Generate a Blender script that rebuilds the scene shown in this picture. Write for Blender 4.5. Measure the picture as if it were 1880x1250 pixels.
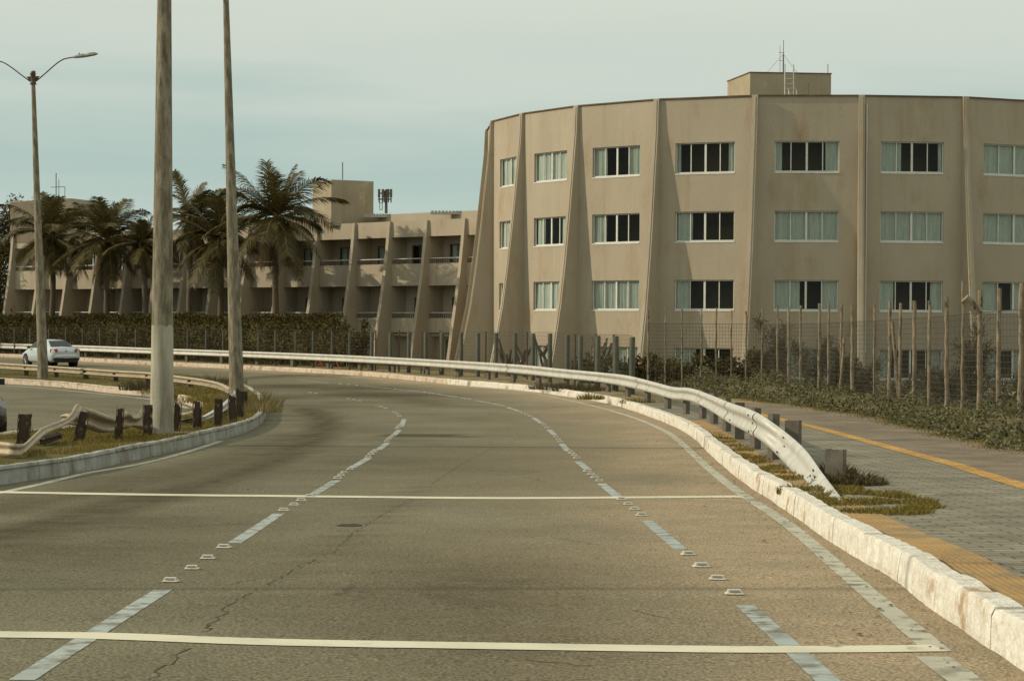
import bpy, math, random
from math import sin, cos, pi, radians as R, sqrt, atan2, exp
from mathutils import Vector as V, Matrix, noise
random.seed(7)
S = bpy.context.scene
for o in list(bpy.data.objects): bpy.data.objects.remove(o)

# ---------------------------------------------------------------- camera
CAMH = 1.55
FPX = 3760.0                      # focal length in pixels of the 1880 px wide photograph
cd = bpy.data.cameras.new('camera'); cam = bpy.data.objects.new('camera', cd)
S.collection.objects.link(cam)
cd.sensor_width = 36; cd.lens = 72; cd.clip_start = .1; cd.clip_end = 5000
CM = Matrix.Rotation(pi/2 - R(.381), 4, 'X') @ Matrix.Rotation(R(.4), 4, 'Z')
cam.matrix_world = Matrix.Translation((0, 0, CAMH)) @ CM
S.camera = cam
S.render.resolution_x = 1024; S.render.resolution_y = 680

# ---------------------------------------------------------------- world and sun
SUN_EL = 27.0; SUN_AZ = (-.999, -.035)            # horizontal direction towards the sun
w = bpy.data.worlds.new('World'); S.world = w; w.use_nodes = True
nt = w.node_tree; nt.nodes.clear()
def wn(t, **k):
    n = nt.nodes.new(t)
    for a, b in k.items(): setattr(n, a, b)
    return n
out = wn('ShaderNodeOutputWorld'); bg = wn('ShaderNodeBackground'); bg.inputs[1].default_value = .1
sky = wn('ShaderNodeTexSky', sky_type='NISHITA', sun_disc=False, air_density=1.2, dust_density=3.0, ozone_density=1.0)
sky.sun_elevation = R(SUN_EL); sky.sun_rotation = atan2(SUN_AZ[0], SUN_AZ[1])
tc = wn('ShaderNodeTexCoord'); sep = wn('ShaderNodeSeparateXYZ'); nt.links.new(tc.outputs['Generated'], sep.inputs[0])
mp = wn('ShaderNodeMapping'); mp.inputs['Scale'].default_value = (3.0, 3.0, 26.0)
nt.links.new(tc.outputs['Generated'], mp.inputs[0])
nz = wn('ShaderNodeTexNoise'); nz.inputs['Scale'].default_value = 1.6; nz.inputs['Detail'].default_value = 9; nz.inputs['Roughness'].default_value = .5
nt.links.new(mp.outputs[0], nz.inputs['Vector'])
ma = wn('ShaderNodeMath', operation='MULTIPLY_ADD'); ma.inputs[1].default_value = .085; ma.inputs[2].default_value = -.042
nt.links.new(nz.outputs[0], ma.inputs[0])
ad = wn('ShaderNodeMath', operation='ADD'); nt.links.new(sep.outputs[2], ad.inputs[0]); nt.links.new(ma.outputs[0], ad.inputs[1])
mr = wn('ShaderNodeMapRange'); mr.inputs[1].default_value = 0; mr.inputs[2].default_value = .2; nt.links.new(ad.outputs[0], mr.inputs[0])
cr = wn('ShaderNodeValToRGB'); nt.links.new(mr.outputs[0], cr.inputs[0])
el = cr.color_ramp.elements
def skc(r, g, b): return tuple(((c/255+.055)/1.055)**2.4 for c in (r, g, b)) + (1,)
el[0].position = 0; el[0].color = skc(195, 208, 199)
el[1].position = 1; el[1].color = skc(212, 217, 205)
for p, c in ((.22, (186, 203, 195)), (.34, (177, 197, 190)), (.42, (175, 196, 189)), (.52, (186, 202, 194)), (.62, (200, 210, 200)), (.78, (206, 213, 202))):
    e = el.new(p); e.color = skc(*c)
mul = wn('ShaderNodeVectorMath', operation='SCALE'); mul.inputs['Scale'].default_value = 10.2
hs_ = wn('ShaderNodeMapRange'); hs_.inputs[1].default_value = .2; hs_.inputs[2].default_value = .6; hs_.inputs[3].default_value = 10.2; hs_.inputs[4].default_value = 14.5
nt.links.new(sep.outputs[2], hs_.inputs[0]); nt.links.new(hs_.outputs[0], mul.inputs['Scale'])
nt.links.new(cr.outputs[0], mul.inputs[0])
f2 = wn('ShaderNodeMapRange'); f2.inputs[1].default_value = .25; f2.inputs[2].default_value = .7; f2.inputs[3].default_value = 1.0; f2.inputs[4].default_value = .8
nt.links.new(sep.outputs[2], f2.inputs[0])
mx = wn('ShaderNodeMix', data_type='RGBA'); nt.links.new(f2.outputs[0], mx.inputs[0])
nt.links.new(sky.outputs[0], mx.inputs[6]); nt.links.new(mul.outputs[0], mx.inputs[7])
nt.links.new(mx.outputs[2], bg.inputs[0]); nt.links.new(bg.outputs[0], out.inputs[0])

sl = bpy.data.lights.new('sun', 'SUN'); sl.energy = 3.3; sl.angle = R(.6); sl.color = (1, .885, .70)
so = bpy.data.objects.new('sun', sl); S.collection.objects.link(so)
sd = V((SUN_AZ[0]*cos(R(SUN_EL)), SUN_AZ[1]*cos(R(SUN_EL)), sin(R(SUN_EL)))).normalized()
so.rotation_euler = sd.to_track_quat('Z', 'Y').to_euler(); so.location = (-20, 0, 30)
S.view_settings.view_transform = 'Standard'; S.view_settings.look = 'None'; S.view_settings.exposure = 0
S.view_settings.gamma = 1
S.render.engine = 'CYCLES'; S.cycles.max_bounces = 8; S.cycles.transparent_max_bounces = 16

# ---------------------------------------------------------------- ground profile and pixel lookup
PROF = [(-30, .55), (0, 1.27), (10, 1.52), (22, 1.83), (35, 2.02), (50, 2.14), (70, 2.22), (90, 2.27), (105, 2.26), (115, 2.19), (125, 2.07), (145, 1.93), (200, 1.9), (1500, 3.0)]
def hermite(pts, t):
    n = len(pts)
    if t <= pts[0][0]: return pts[0][1]
    if t >= pts[-1][0]: return pts[-1][1]
    for i in range(n-1):
        if t <= pts[i+1][0]: break
    def sl_(j):
        if j <= 0 or j >= n-1:
            a, b = (0, 1) if j <= 0 else (n-2, n-1)
            return (pts[b][1]-pts[a][1])/(pts[b][0]-pts[a][0])
        return (pts[j+1][1]-pts[j-1][1])/(pts[j+1][0]-pts[j-1][0])
    x0, y0 = pts[i]; x1, y1 = pts[i+1]; h = x1-x0; s = (t-x0)/h
    return (2*s**3-3*s*s+1)*y0+(s**3-2*s*s+s)*h*sl_(i)+(-2*s**3+3*s*s)*y1+(s**3-s*s)*h*sl_(i+1)
def D(y): return hermite(PROF, y)
def gz(y): return CAMH - D(y)                     # height of the road at depth y
def ray(px, py):
    return (CM.to_3x3() @ V(((px-940)/FPX, -(py-625)/FPX, -1)))
def at(px, py, y):                                # the point seen at a pixel, y metres deep
    r = ray(px, py); t = y/r.y
    return V((0, 0, CAMH)) + r*t
def gp(px, py, h=0.0):                            # the ground point seen at a pixel
    r = ray(px, py); lo, hi = 3.0, 400.0
    f = lambda y: CAMH + r.z*(y/r.y) - (gz(y)+h)
    for _ in range(50):
        m = (lo+hi)/2
        if f(m) > 0: lo = m
        else: hi = m
    return V((r.x*lo/r.y, lo, gz(lo)+h))
def lerp(pts, x):
    if x <= pts[0][0]: return pts[0][1]
    for (a, b), (c, d) in zip(pts, pts[1:]):
        if x <= c: return b+(d-b)*(x-a)/(c-a)
    return pts[-1][1]
def smooth(pts, n=6, closed=False):               # Catmull-Rom through 3-D points
    P = [V(p) for p in pts]; out = []; N = len(P)
    for i in range(N if closed else N-1):
        if closed: a, b, c, d = P[i-1], P[i], P[(i+1) % N], P[(i+2) % N]
        else: a, b, c, d = P[max(i-1, 0)], P[i], P[i+1], P[min(i+2, N-1)]
        for k in range(n):
            t = k/n
            out.append(.5*((2*b)+(c-a)*t+(2*a-5*b+4*c-d)*t*t+(3*b-a-3*c+d)*t**3))
    if not closed: out.append(P[-1])
    return out
def resample(P, step):
    L = [0]
    for a, b in zip(P, P[1:]): L.append(L[-1]+(b-a).length)
    n = max(1, int(round(L[-1]/step))); out = []; j = 0
    for k in range(n+1):
        s = L[-1]*k/n
        while j < len(P)-2 and L[j+1] < s: j += 1
        q = (s-L[j])/max(1e-9, L[j+1]-L[j]); out.append(P[j].lerp(P[j+1], q))
    return out

# ---------------------------------------------------------------- object helpers
def rootloc(o):
    while o.parent: o = o.parent
    return o.location.copy()
class MB:
    def __init__(s): s.v = []; s.f = []; s.m = []; s.cur = 0; s.sm = []
    def face(s, pts, smooth=False):
        i = len(s.v); s.v += [V(p) for p in pts]; s.f.append(tuple(range(i, i+len(pts)))); s.m.append(s.cur); s.sm.append(smooth)
    def grid(s, rows, close=False, smooth=True):
        i = len(s.v); n = len(rows[0])
        for r in rows: s.v += [V(p) for p in r]
        for a in range(len(rows)-1):
            for b in range(n if close else n-1):
                c = (b+1) % n
                s.f.append((i+a*n+b, i+a*n+c, i+(a+1)*n+c, i+(a+1)*n+b)); s.m.append(s.cur); s.sm.append(smooth)
    def cap(s, ring, flip=False):
        s.face(ring[::-1] if flip else ring)
    def box(s, c, d, M=None):
        M = M or Matrix(); x, y, z = d[0]/2, d[1]/2, d[2]/2; c = V(c)
        p = [c + M.to_3x3() @ V((a*x, b*y, e*z)) for a in (-1, 1) for b in (-1, 1) for e in (-1, 1)]
        i = len(s.v); s.v += p
        for f in ((0, 1, 3, 2), (4, 6, 7, 5), (0, 4, 5, 1), (2, 3, 7, 6), (0, 2, 6, 4), (1, 5, 7, 3)):
            s.f.append(tuple(i+k for k in f)); s.m.append(s.cur); s.sm.append(False)
    def tube(s, path, rad, n=8, caps=True, smooth=True):
        P = [V(p) for p in path]; rows = []
        up = V((0, 0, 1))
        for k, p in enumerate(P):
            t = (P[min(k+1, len(P)-1)]-P[max(k-1, 0)]).normalized()
            a = t.cross(up if abs(t.z) < .95 else V((0, 1, 0))).normalized(); b = t.cross(a)
            r = rad[k] if isinstance(rad, (list, tuple)) else rad
            rows.append([p + a*r*cos(2*pi*j/n)+b*r*sin(2*pi*j/n) for j in range(n)])
        s.grid(rows, True, smooth)
        if caps: s.cap(rows[0]); s.cap(rows[-1], True)
    def prism(s, poly, d):                        # polygon (3-D points) pushed along vector d
        a = [V(p) for p in poly]; b = [p+V(d) for p in a]; n = len(a)
        s.face(a[::-1]); s.face(b)
        for k in range(n): s.face([a[k], a[(k+1) % n], b[(k+1) % n], b[k]])
    def slab(s, poly, z0, z1):
        a = [V((p[0], p[1], z0)) for p in poly]; s.prism(a, (0, 0, z1-z0))
    def build(s, name, mat, parent=None, local=False):
        me = bpy.data.meshes.new(name)
        off = V() if (parent is None or local) else rootloc(parent)
        me.from_pydata([tuple(p-off) for p in s.v], [], s.f); me.update()
        mats = mat if isinstance(mat, (list, tuple)) else [mat]
        for m in mats: me.materials.append(m)
        me.polygons.foreach_set('material_index', s.m); me.polygons.foreach_set('use_smooth', s.sm)
        o = bpy.data.objects.new(name, me); S.collection.objects.link(o)
        if parent: o.parent = parent
        return o
def empty(name, loc, label, cat, group=None):
    o = bpy.data.objects.new(name, None); S.collection.objects.link(o); o.location = loc; o.empty_display_size = .3
    return tag(o, label, cat, group)
def tag(o, label, cat, group=None, kind=None):
    o['label'] = label; o['category'] = cat
    if group: o['group'] = group
    if kind: o['kind'] = kind
    return o
def struct(o, label=None):
    o['kind'] = 'structure'
    return o
def copy_tree(o, parent=None):
    c = o.copy(); S.collection.objects.link(c)
    if parent: c.parent = parent
    for ch in list(o.children): copy_tree(ch, c)
    return c

# ---------------------------------------------------------------- materials
def mat(name, c1, c2=None, rough=.8, scale=4.0, bump=0.0, bscale=60.0, metal=0.0, stretch=(1, 1, 1), detail=6, lo=.35, hi=.65, c3=None, s3=1.0, lo3=.5, hi3=.62, spec=.3, island=None, trans=0, attr=None, streak=None):
    m = bpy.data.materials.new(name); m.use_nodes = True; t = m.node_tree; N = t.nodes; L = t.links
    b = N['Principled BSDF']; b.inputs['Roughness'].default_value = rough; b.inputs['Metallic'].default_value = metal
    b.inputs['Specular IOR Level'].default_value = spec
    tcn = N.new('ShaderNodeTexCoord'); mpn = N.new('ShaderNodeMapping'); mpn.inputs['Scale'].default_value = stretch
    L.new(tcn.outputs['Object'], mpn.inputs[0])
    b.inputs['Base Color'].default_value = (*c1, 1)
    last = None
    def noise_fac(sc, a, bb, vec=mpn, det=detail):
        n = N.new('ShaderNodeTexNoise'); n.inputs['Scale'].default_value = sc; n.inputs['Detail'].default_value = det; n.inputs['Roughness'].default_value = .6
        L.new(vec.outputs[0], n.inputs['Vector'])
        r = N.new('ShaderNodeMapRange'); r.inputs[1].default_value = a; r.inputs[2].default_value = bb; L.new(n.outputs[0], r.inputs[0]); return r
    def mixc(fac, A, B):
        x = N.new('ShaderNodeMix'); x.data_type = 'RGBA'; L.new(fac, x.inputs[0])
        for i, q in ((6, A), (7, B)):
            if isinstance(q, tuple): x.inputs[i].default_value = (*q, 1)
            else: L.new(q, x.inputs[i])
        return x.outputs[2]
    last = c1
    if c2: last = mixc(noise_fac(scale, lo, hi).outputs[0], c1, c2)
    if c3: last = mixc(noise_fac(s3, lo3, hi3).outputs[0], last, c3)
    if streak:
        m2 = N.new('ShaderNodeMapping'); m2.inputs['Scale'].default_value = (1, 1, .05); L.new(tcn.outputs['Object'], m2.inputs[0])
        last = mixc(noise_fac(1.7, .56, .80, m2).outputs[0], last, streak[0]); last = mixc(noise_fac(4.5, .60, .85, m2).outputs[0], last, streak[1])
    if island:
        g = N.new('ShaderNodeNewGeometry'); rp = N.new('ShaderNodeValToRGB'); L.new(g.outputs['Random Per Island'], rp.inputs[0])
        rp.color_ramp.elements[0].color = (*island[0], 1); rp.color_ramp.elements[1].color = (*island[-1], 1)
        for k, c in enumerate(island[1:-1]):
            e = rp.color_ramp.elements.new((k+1)/(len(island)-1)); e.color = (*c, 1)
        last = rp.outputs[0]
    if not isinstance(last, tuple): L.new(last, b.inputs['Base Color'])
    if bump:
        n = N.new('ShaderNodeTexNoise'); n.inputs['Scale'].default_value = bscale; n.inputs['Detail'].default_value = 4
        L.new(tcn.outputs['Object'], n.inputs['Vector']); bu = N.new('ShaderNodeBump'); bu.inputs['Strength'].default_value = bump; bu.inputs['Distance'].default_value = .02
        L.new(n.outputs[0], bu.inputs['Height']); L.new(bu.outputs[0], b.inputs['Normal'])
    if trans:
        tr = N.new('ShaderNodeBsdfTranslucent'); ms = N.new('ShaderNodeMixShader'); ms.inputs[0].default_value = trans
        if isinstance(last, tuple): tr.inputs[0].default_value = (*last, 1)
        else: L.new(last, tr.inputs[0])
        L.new(b.outputs[0], ms.inputs[1]); L.new(tr.outputs[0], ms.inputs[2]); L.new(ms.outputs[0], N['Material Output'].inputs[0])
    m['mixc'] = 0
    return m
M = {}
M['stucco'] = mat('stucco', (.395, .338, .25), (.347, .297, .219), streak=((.325, .25, .16), (.30, .265, .195)), spec=.1, rough=.95, scale=.6, bump=.9, bscale=22, stretch=(1, 1, .45), c3=(.31, .22, .125), s3=1.0, lo3=.56, hi3=.8)
M['stucco_worn'] = mat('stucco_worn', (.36, .305, .21), (.30, .255, .175), streak=((.30, .21, .12), (.26, .23, .17)), spec=.1, rough=.92, scale=.8, bump=.5, bscale=16, c3=(.45, .36, .24), s3=.7, lo3=.6, hi3=.66)
M['coping'] = mat('coping', (.16, .11, .065), (.10, .07, .045), rough=.9, scale=2)
M['white_frame'] = mat('white_frame', (.62, .62, .56), (.54, .53, .46), rough=.5, scale=6)
M['curtain'] = mat('curtain', (.66, .67, .60), (.54, .55, .49), rough=.95, scale=9, stretch=(1, 1, .2), trans=.15)
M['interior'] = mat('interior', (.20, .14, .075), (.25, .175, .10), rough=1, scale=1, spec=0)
M['concrete'] = mat('concrete', (.27, .24, .17), (.15, .125, .08), rough=.95, scale=9, bump=.8, bscale=45, stretch=(1, 1, .22), c3=(.10, .08, .05), s3=14, lo3=.5, hi3=.7, lo=.4, hi=.6)
M['pole_paint'] = mat('pole_paint', (.42, .39, .30), (.27, .25, .18), rough=.9, scale=7, bump=.5, bscale=40, stretch=(1, 1, .15), c3=(.2, .17, .12), s3=4, lo3=.55, hi3=.68)
M['dark_metal'] = mat('dark_metal', (.06, .045, .03), (.09, .06, .035), rough=.7, scale=10)
M['rust'] = mat('rust', (.05, .038, .026), (.085, .055, .032), rough=.95, scale=9, bump=.5, bscale=40, c3=(.20, .15, .10), s3=6, lo3=.6, hi3=.7)
M['zinc'] = mat('zinc', (.50, .49, .43), (.40, .38, .32), rough=.55, scale=2.5, metal=.15, spec=.5, c3=(.42, .36, .26), s3=1.6, lo3=.62, hi3=.75, stretch=(1, 1, 1))
M['zinc_old'] = mat('zinc_old', (.38, .315, .21), (.29, .235, .15), rough=.6, scale=4, metal=.2, spec=.4, c3=(.18, .13, .08), s3=5, lo3=.6, hi3=.7)
M['post_steel'] = mat('post_steel', (.15, .13, .10), (.10, .085, .065), rough=.8, scale=6, metal=.1, c3=(.2, .175, .135), s3=4, lo3=.55, hi3=.7)
M['soil'] = mat('soil', (.22, .16, .09), (.15, .12, .065), spec=.1, rough=1, scale=.6, bump=.6, bscale=9, c3=(.11, .11, .045), s3=.25, lo3=.45, hi3=.6)
M['sandy_soil'] = mat('sandy_soil', (.30, .22, .13), (.22, .17, .095), spec=.1, rough=1, scale=2, bump=.6, bscale=30, c3=(.12, .12, .045), s3=1.2, lo3=.5, hi3=.6)
M['kerb_white'] = mat('kerb_white', (.66, .63, .55), (.50, .46, .37), spec=.1, rough=.9, scale=9, bump=1.0, bscale=25, c3=(.36, .25, .14), s3=3.0, lo3=.56, hi3=.66, stretch=(1, 1, 1.1), detail=12)
M['kerb_grey'] = mat('kerb_grey', (.34, .35, .31), (.22, .21, .17), spec=.1, rough=.85, scale=3, bump=.8, bscale=14, c3=(.13, .11, .075), s3=2.5, lo3=.55, hi3=.7, stretch=(1, 1, .5))
M['kerb_pink'] = mat('kerb_pink', (.52, .44, .34), (.42, .34, .25), spec=.1, rough=.85, scale=4, bump=.8, bscale=14, c3=(.25, .18, .11), s3=2.5, lo3=.54, hi3=.68)
M['grass'] = mat('grass', (.1, .1, .02), rough=.9, island=[(.13, .105, .02), (.20, .15, .025), (.085, .075, .018), (.28, .20, .05)], trans=.25)
M['dry_grass'] = mat('dry_grass', (.1, .1, .02), rough=.9, island=[(.20, .16, .07), (.13, .11, .04), (.26, .20, .10)], trans=.25)
M['dry_weed'] = mat('dry_weed', (.08, .06, .03), rough=.9, island=[(.07, .052, .022), (.11, .08, .035), (.045, .036, .016), (.13, .11, .04)], trans=.2)
M['leaf'] = mat('leaf', (.06, .06, .02), rough=.5, island=[(.060, .058, .018), (.090, .082, .026), (.038, .034, .011), (.20, .18, .085), (.07, .06, .02)], trans=.15, spec=.12)
M['hedge'] = mat('hedge', (.04, .04, .014), rough=.8, island=[(.060, .052, .017), (.090, .072, .024), (.042, .036, .012), (.12, .095, .032)], trans=.12, spec=.1)
M['needle'] = mat('needle', (.05, .045, .02), rough=.85, island=[(.062, .052, .021), (.095, .078, .034), (.042, .035, .014)], trans=.15)
M['palm'] = mat('palm', (.06, .06, .02), rough=.5, island=[(.058, .048, .014), (.09, .074, .02), (.04, .034, .011), (.17, .135, .045)], trans=.2, spec=.2)
M['palm_stem'] = mat('palm_stem', (.17, .12, .045), (.12, .085, .03), rough=.7, scale=4)
M['dead_frond'] = mat('dead_frond', (.14, .1, .05), rough=.9, island=[(.15, .10, .05), (.09, .065, .03), (.22, .16, .08)])
M['bark'] = mat('bark', (.13, .10, .065), (.08, .06, .04), rough=.95, scale=5, bump=.8, bscale=12, stretch=(1, 1, 3))
M['wood'] = mat('wood', (.27, .22, .145), (.15, .12, .075), rough=.9, scale=8, bump=.6, bscale=25, stretch=(1, 1, .5), c3=(.07, .055, .035), s3=9, lo3=.56, hi3=.66)
M['green_post'] = mat('green_post', (.085, .088, .062), (.055, .058, .042), rough=.8, scale=6, bump=.3, bscale=30, stretch=(1, 1, .4))
M['wire'] = mat('wire', (.06, .055, .04), rough=.7)
M['paint_white'] = None
M['orange'] = mat('orange', (.55, .13, .04), (.4, .09, .03), rough=.6, scale=10)
M['tyre'] = mat('tyre', (.02, .02, .02), rough=.9)
M['rim'] = mat('rim', (.35, .34, .32), rough=.35, metal=.8, spec=.5)
M['car_silver'] = mat('car_silver', (.50, .55, .55), (.46, .50, .50), rough=.25, scale=2, metal=.25, spec=.6)
M['car_dark'] = mat('car_dark', (.06, .05, .04), (.05, .042, .034), rough=.25, scale=2, metal=.2, spec=.6)
M['black_plastic'] = mat('black_plastic', (.02, .018, .016), rough=.6)
M['car_glass'] = mat('car_glass', (.012, .010, .008), rough=.15, spec=.35)
M['tail_lamp'] = mat('tail_lamp', (.42, .035, .025), rough=.2, spec=.6)
M['plate'] = mat('plate', (.4, .4, .38), rough=.5)
M['room_glass'] = None
def glass(name, tint, gl):
    m = bpy.data.materials.new(name); m.use_nodes = True; t = m.node_tree; t.nodes.clear()
    o = t.nodes.new('ShaderNodeOutputMaterial'); mxs = t.nodes.new('ShaderNodeMixShader'); tr = t.nodes.new('ShaderNodeBsdfTransparent'); tr.inputs[0].default_value = (*tint, 1)
    g = t.nodes.new('ShaderNodeBsdfGlossy'); g.inputs['Roughness'].default_value = .03; lw = t.nodes.new('ShaderNodeFresnel'); lw.inputs[0].default_value = 1.45
    mm = t.nodes.new('ShaderNodeMath'); mm.operation = 'MULTIPLY'; mm.inputs[1].default_value = gl; t.links.new(lw.outputs[0], mm.inputs[0])
    t.links.new(mm.outputs[0], mxs.inputs[0]); t.links.new(tr.outputs[0], mxs.inputs[1]); t.links.new(g.outputs[0], mxs.inputs[2]); t.links.new(mxs.outputs[0], o.inputs[0]); return m
M['room_glass'] = glass('room_glass', (.86, .92, .89), .55)
M['rail_glass'] = glass('rail_glass', (.22, .19, .14), 1.0)

def paint(name, col, wear, under=(.14, .125, .085)):
    m = mat(name, col, under, rough=.85, spec=.12, scale=5.5, detail=12, lo=wear, hi=wear+.16, c3=tuple(c*.8 for c in col), s3=1.3, lo3=.45, hi3=.7); return m
M['paint_new'] = paint('paint_new', (.58, .54, .40), .60)
M['paint_old'] = paint('paint_old', (.34, .37, .34), .46)
M['paint_edge'] = paint('paint_edge', (.42, .40, .31), .50)

# asphalt: aggregate speckle, blotches, plus stains and a darker bar carried by mesh attributes
def asphalt():
    m = mat('asphalt', (.176, .160, .106), (.118, .108, .071), rough=.97, spec=.04, scale=.45, lo=.3, hi=.7, bump=.35, bscale=70, detail=8)
    t = m.node_tree; N = t.nodes; L = t.links; b = N['Principled BSDF']; src = b.inputs['Base Color'].links[0].from_socket
    tcn = N.new('ShaderNodeTexCoord')
    def mixattr(src, name, col, k=1.0, noisy=0):
        a = N.new('ShaderNodeAttribute'); a.attribute_name = name
        x = N.new('ShaderNodeMix'); x.data_type = 'RGBA'; fac = a.outputs['Fac']
        if noisy:
            n = N.new('ShaderNodeTexNoise'); n.inputs['Scale'].default_value = noisy; n.inputs['Detail'].default_value = 8; L.new(tcn.outputs['Object'], n.inputs['Vector'])
            r = N.new('ShaderNodeMapRange'); r.inputs[1].default_value = .3; r.inputs[2].default_value = .65; r.inputs[3].default_value = .6; L.new(n.outputs[0], r.inputs[0])
            mu = N.new('ShaderNodeMath'); mu.operation = 'MULTIPLY'; L.new(fac, mu.inputs[0]); L.new(r.outputs[0], mu.inputs[1]); fac = mu.outputs[0]
        L.new(fac, x.inputs[0]); L.new(src, x.inputs[6]); x.inputs[7].default_value = (*col, 1); return x.outputs[2]
    src = mixattr(src, 'dust', (.32, .245, .155), noisy=1.5)
    src = mixattr(src, 'oil', (.062, .048, .027), noisy=3.0)
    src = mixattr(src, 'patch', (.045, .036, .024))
    # crack lines
    vo = N.new('ShaderNodeTexVoronoi'); vo.feature = 'DISTANCE_TO_EDGE'; vo.inputs['Scale'].default_value = .22; vo.inputs['Randomness'].default_value = 1
    nn = N.new('ShaderNodeTexNoise'); nn.inputs['Scale'].default_value = 1.2; nn.inputs['Detail'].default_value = 8; L.new(tcn.outputs['Object'], nn.inputs['Vector'])
    va = N.new('ShaderNodeVectorMath'); va.operation = 'MULTIPLY_ADD'; va.inputs[1].default_value = (1.3, 1.3, 0); L.new(nn.outputs['Color'], va.inputs[0]); L.new(tcn.outputs['Object'], va.inputs[2]); L.new(va.outputs[0], vo.inputs['Vector'])
    cr_ = N.new('ShaderNodeMapRange'); cr_.inputs[1].default_value = .001; cr_.inputs[2].default_value = .006; cr_.inputs[3].default_value = .5; cr_.inputs[4].default_value = 0; L.new(vo.outputs['Distance'], cr_.inputs[0])
    n3 = N.new('ShaderNodeTexNoise'); n3.inputs['Scale'].default_value = .3; L.new(tcn.outputs['Object'], n3.inputs['Vector'])
    r3 = N.new('ShaderNodeMapRange'); r3.inputs[1].default_value = .52; r3.inputs[2].default_value = .6; L.new(n3.outputs[0], r3.inputs[0])
    mu = N.new('ShaderNodeMath'); mu.operation = 'MULTIPLY'; L.new(cr_.outputs[0], mu.inputs[0]); L.new(r3.outputs[0], mu.inputs[1])
    x = N.new('ShaderNodeMix'); x.data_type = 'RGBA'; L.new(mu.outputs[0], x.inputs[0]); L.new(src, x.inputs[6]); x.inputs[7].default_value = (.05, .04, .028, 1); src = x.outputs[2]
    # aggregate
    ns = N.new('ShaderNodeTexNoise'); ns.inputs['Scale'].default_value = 55; ns.inputs['Detail'].default_value = 3; L.new(tcn.outputs['Object'], ns.inputs['Vector'])
    rs = N.new('ShaderNodeMapRange'); rs.inputs[1].default_value = .3; rs.inputs[2].default_value = .7; rs.inputs[3].default_value = .45; rs.inputs[4].default_value = 1.55; L.new(ns.outputs[0], rs.inputs[0])
    sc = N.new('ShaderNodeVectorMath'); sc.operation = 'SCALE'; L.new(src, sc.inputs[0]); L.new(rs.outputs[0], sc.inputs['Scale'])
    L.new(sc.outputs[0], b.inputs['Base Color']); return m
M['asphalt'] = asphalt()

def pavers(name, c1, c2, mortar, w_=.24, h_=.12):
    m = bpy.data.materials.new(name); m.use_nodes = True; t = m.node_tree; N = t.nodes; L = t.links; b = N['Principled BSDF']; b.inputs['Roughness'].default_value = .95; b.inputs['Specular IOR Level'].default_value = .08
    uv = N.new('ShaderNodeTexCoord'); br = N.new('ShaderNodeTexBrick'); br.inputs['Scale'].default_value = 1; br.inputs['Brick Width'].default_value = w_; br.inputs['Row Height'].default_value = h_
    br.inputs['Mortar Size'].default_value = .009; br.inputs['Color1'].default_value = (*c1, 1); br.inputs['Color2'].default_value = (*c2, 1); br.inputs['Mortar'].default_value = (*mortar, 1); br.inputs['Bias'].default_value = 0
    nw = N.new('ShaderNodeTexNoise'); nw.inputs['Scale'].default_value = 1.1; L.new(uv.outputs['Object'], nw.inputs['Vector'])
    va = N.new('ShaderNodeVectorMath'); va.operation = 'MULTIPLY_ADD'; va.inputs[1].default_value = (.08, .08, 0); L.new(nw.outputs['Color'], va.inputs[0]); L.new(uv.outputs['Object'], va.inputs[2])
    L.new(va.outputs[0], br.inputs['Vector'])
    n = N.new('ShaderNodeTexNoise'); n.inputs['Scale'].default_value = 1.3; n.inputs['Detail'].default_value = 9; n.inputs['Roughness'].default_value = .7; L.new(uv.outputs['Object'], n.inputs['Vector'])
    r = N.new('ShaderNodeMapRange'); r.inputs[1].default_value = .3; r.inputs[2].default_value = .7; r.inputs[3].default_value = .6; r.inputs[4].default_value = 1.3; L.new(n.outputs[0], r.inputs[0])
    sc = N.new('ShaderNodeVectorMath'); sc.operation = 'SCALE'; L.new(br.outputs['Color'], sc.inputs[0]); L.new(r.outputs[0], sc.inputs['Scale']); L.new(sc.outputs[0], b.inputs['Base Color'])
    bu = N.new('ShaderNodeBump'); bu.inputs['Strength'].default_value = .5; bu.inputs['Distance'].default_value = .01; bu.invert = True; L.new(br.outputs['Fac'], bu.inputs['Height']); L.new(bu.outputs[0], b.inputs['Normal'])
    return m
M['paver_grey'] = pavers('paver_grey', (.24, .218, .160), (.19, .172, .125), (.08, .065, .04), .36, .15)
M['paver_red'] = pavers('paver_red', (.225, .178, .125), (.185, .148, .105), (.11, .09, .06))
M['tactile'] = pavers('tactile', (.36, .23, .085), (.30, .19, .07), (.14, .09, .04), 5.0, .045)
M['tactile_far'] = pavers('tactile_far', (.46, .27, .085), (.40, .235, .075), (.22, .13, .05), .25, .25)

# ---------------------------------------------------------------- road layout (points picked off the ground)
KERB_PX = [(1960, 1300), (1880, 1230), (1819, 1192), (1769, 1156), (1704, 1113), (1632, 1056), (1542, 1005), (1434, 930), (1366, 886), (1306, 836), (1268, 800), (1222, 776), (1150, 750), (1093, 736), (1014, 724), (941, 715), (831, 706), (695, 692), (586, 685), (450, 678), (316, 671.5), (218, 667), (147, 663), (0, 655)]
kp = [gp(*p) for p in KERB_PX]
kp = [V((kp[0].x-.15, -8, gz(-8)))] + [V((kp[0].x-.05, 4, gz(4)))] + kp[1:] + [kp[-1]+V((-12, 7, 0)), kp[-1]+V((-40, 22, 0))]
kerb_line = resample(smooth(kp, 8), .5)
for p in kerb_line: p.z = gz(p.y)
kx = sorted([(p.y, p.x) for p in kerb_line])
def Xk(y): return lerp(kx, y)
veg_px = [(1880, 828), (1750, 800), (1600, 765), (1470, 745), (1330, 727), (1200, 712), (1100, 700)]
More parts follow.
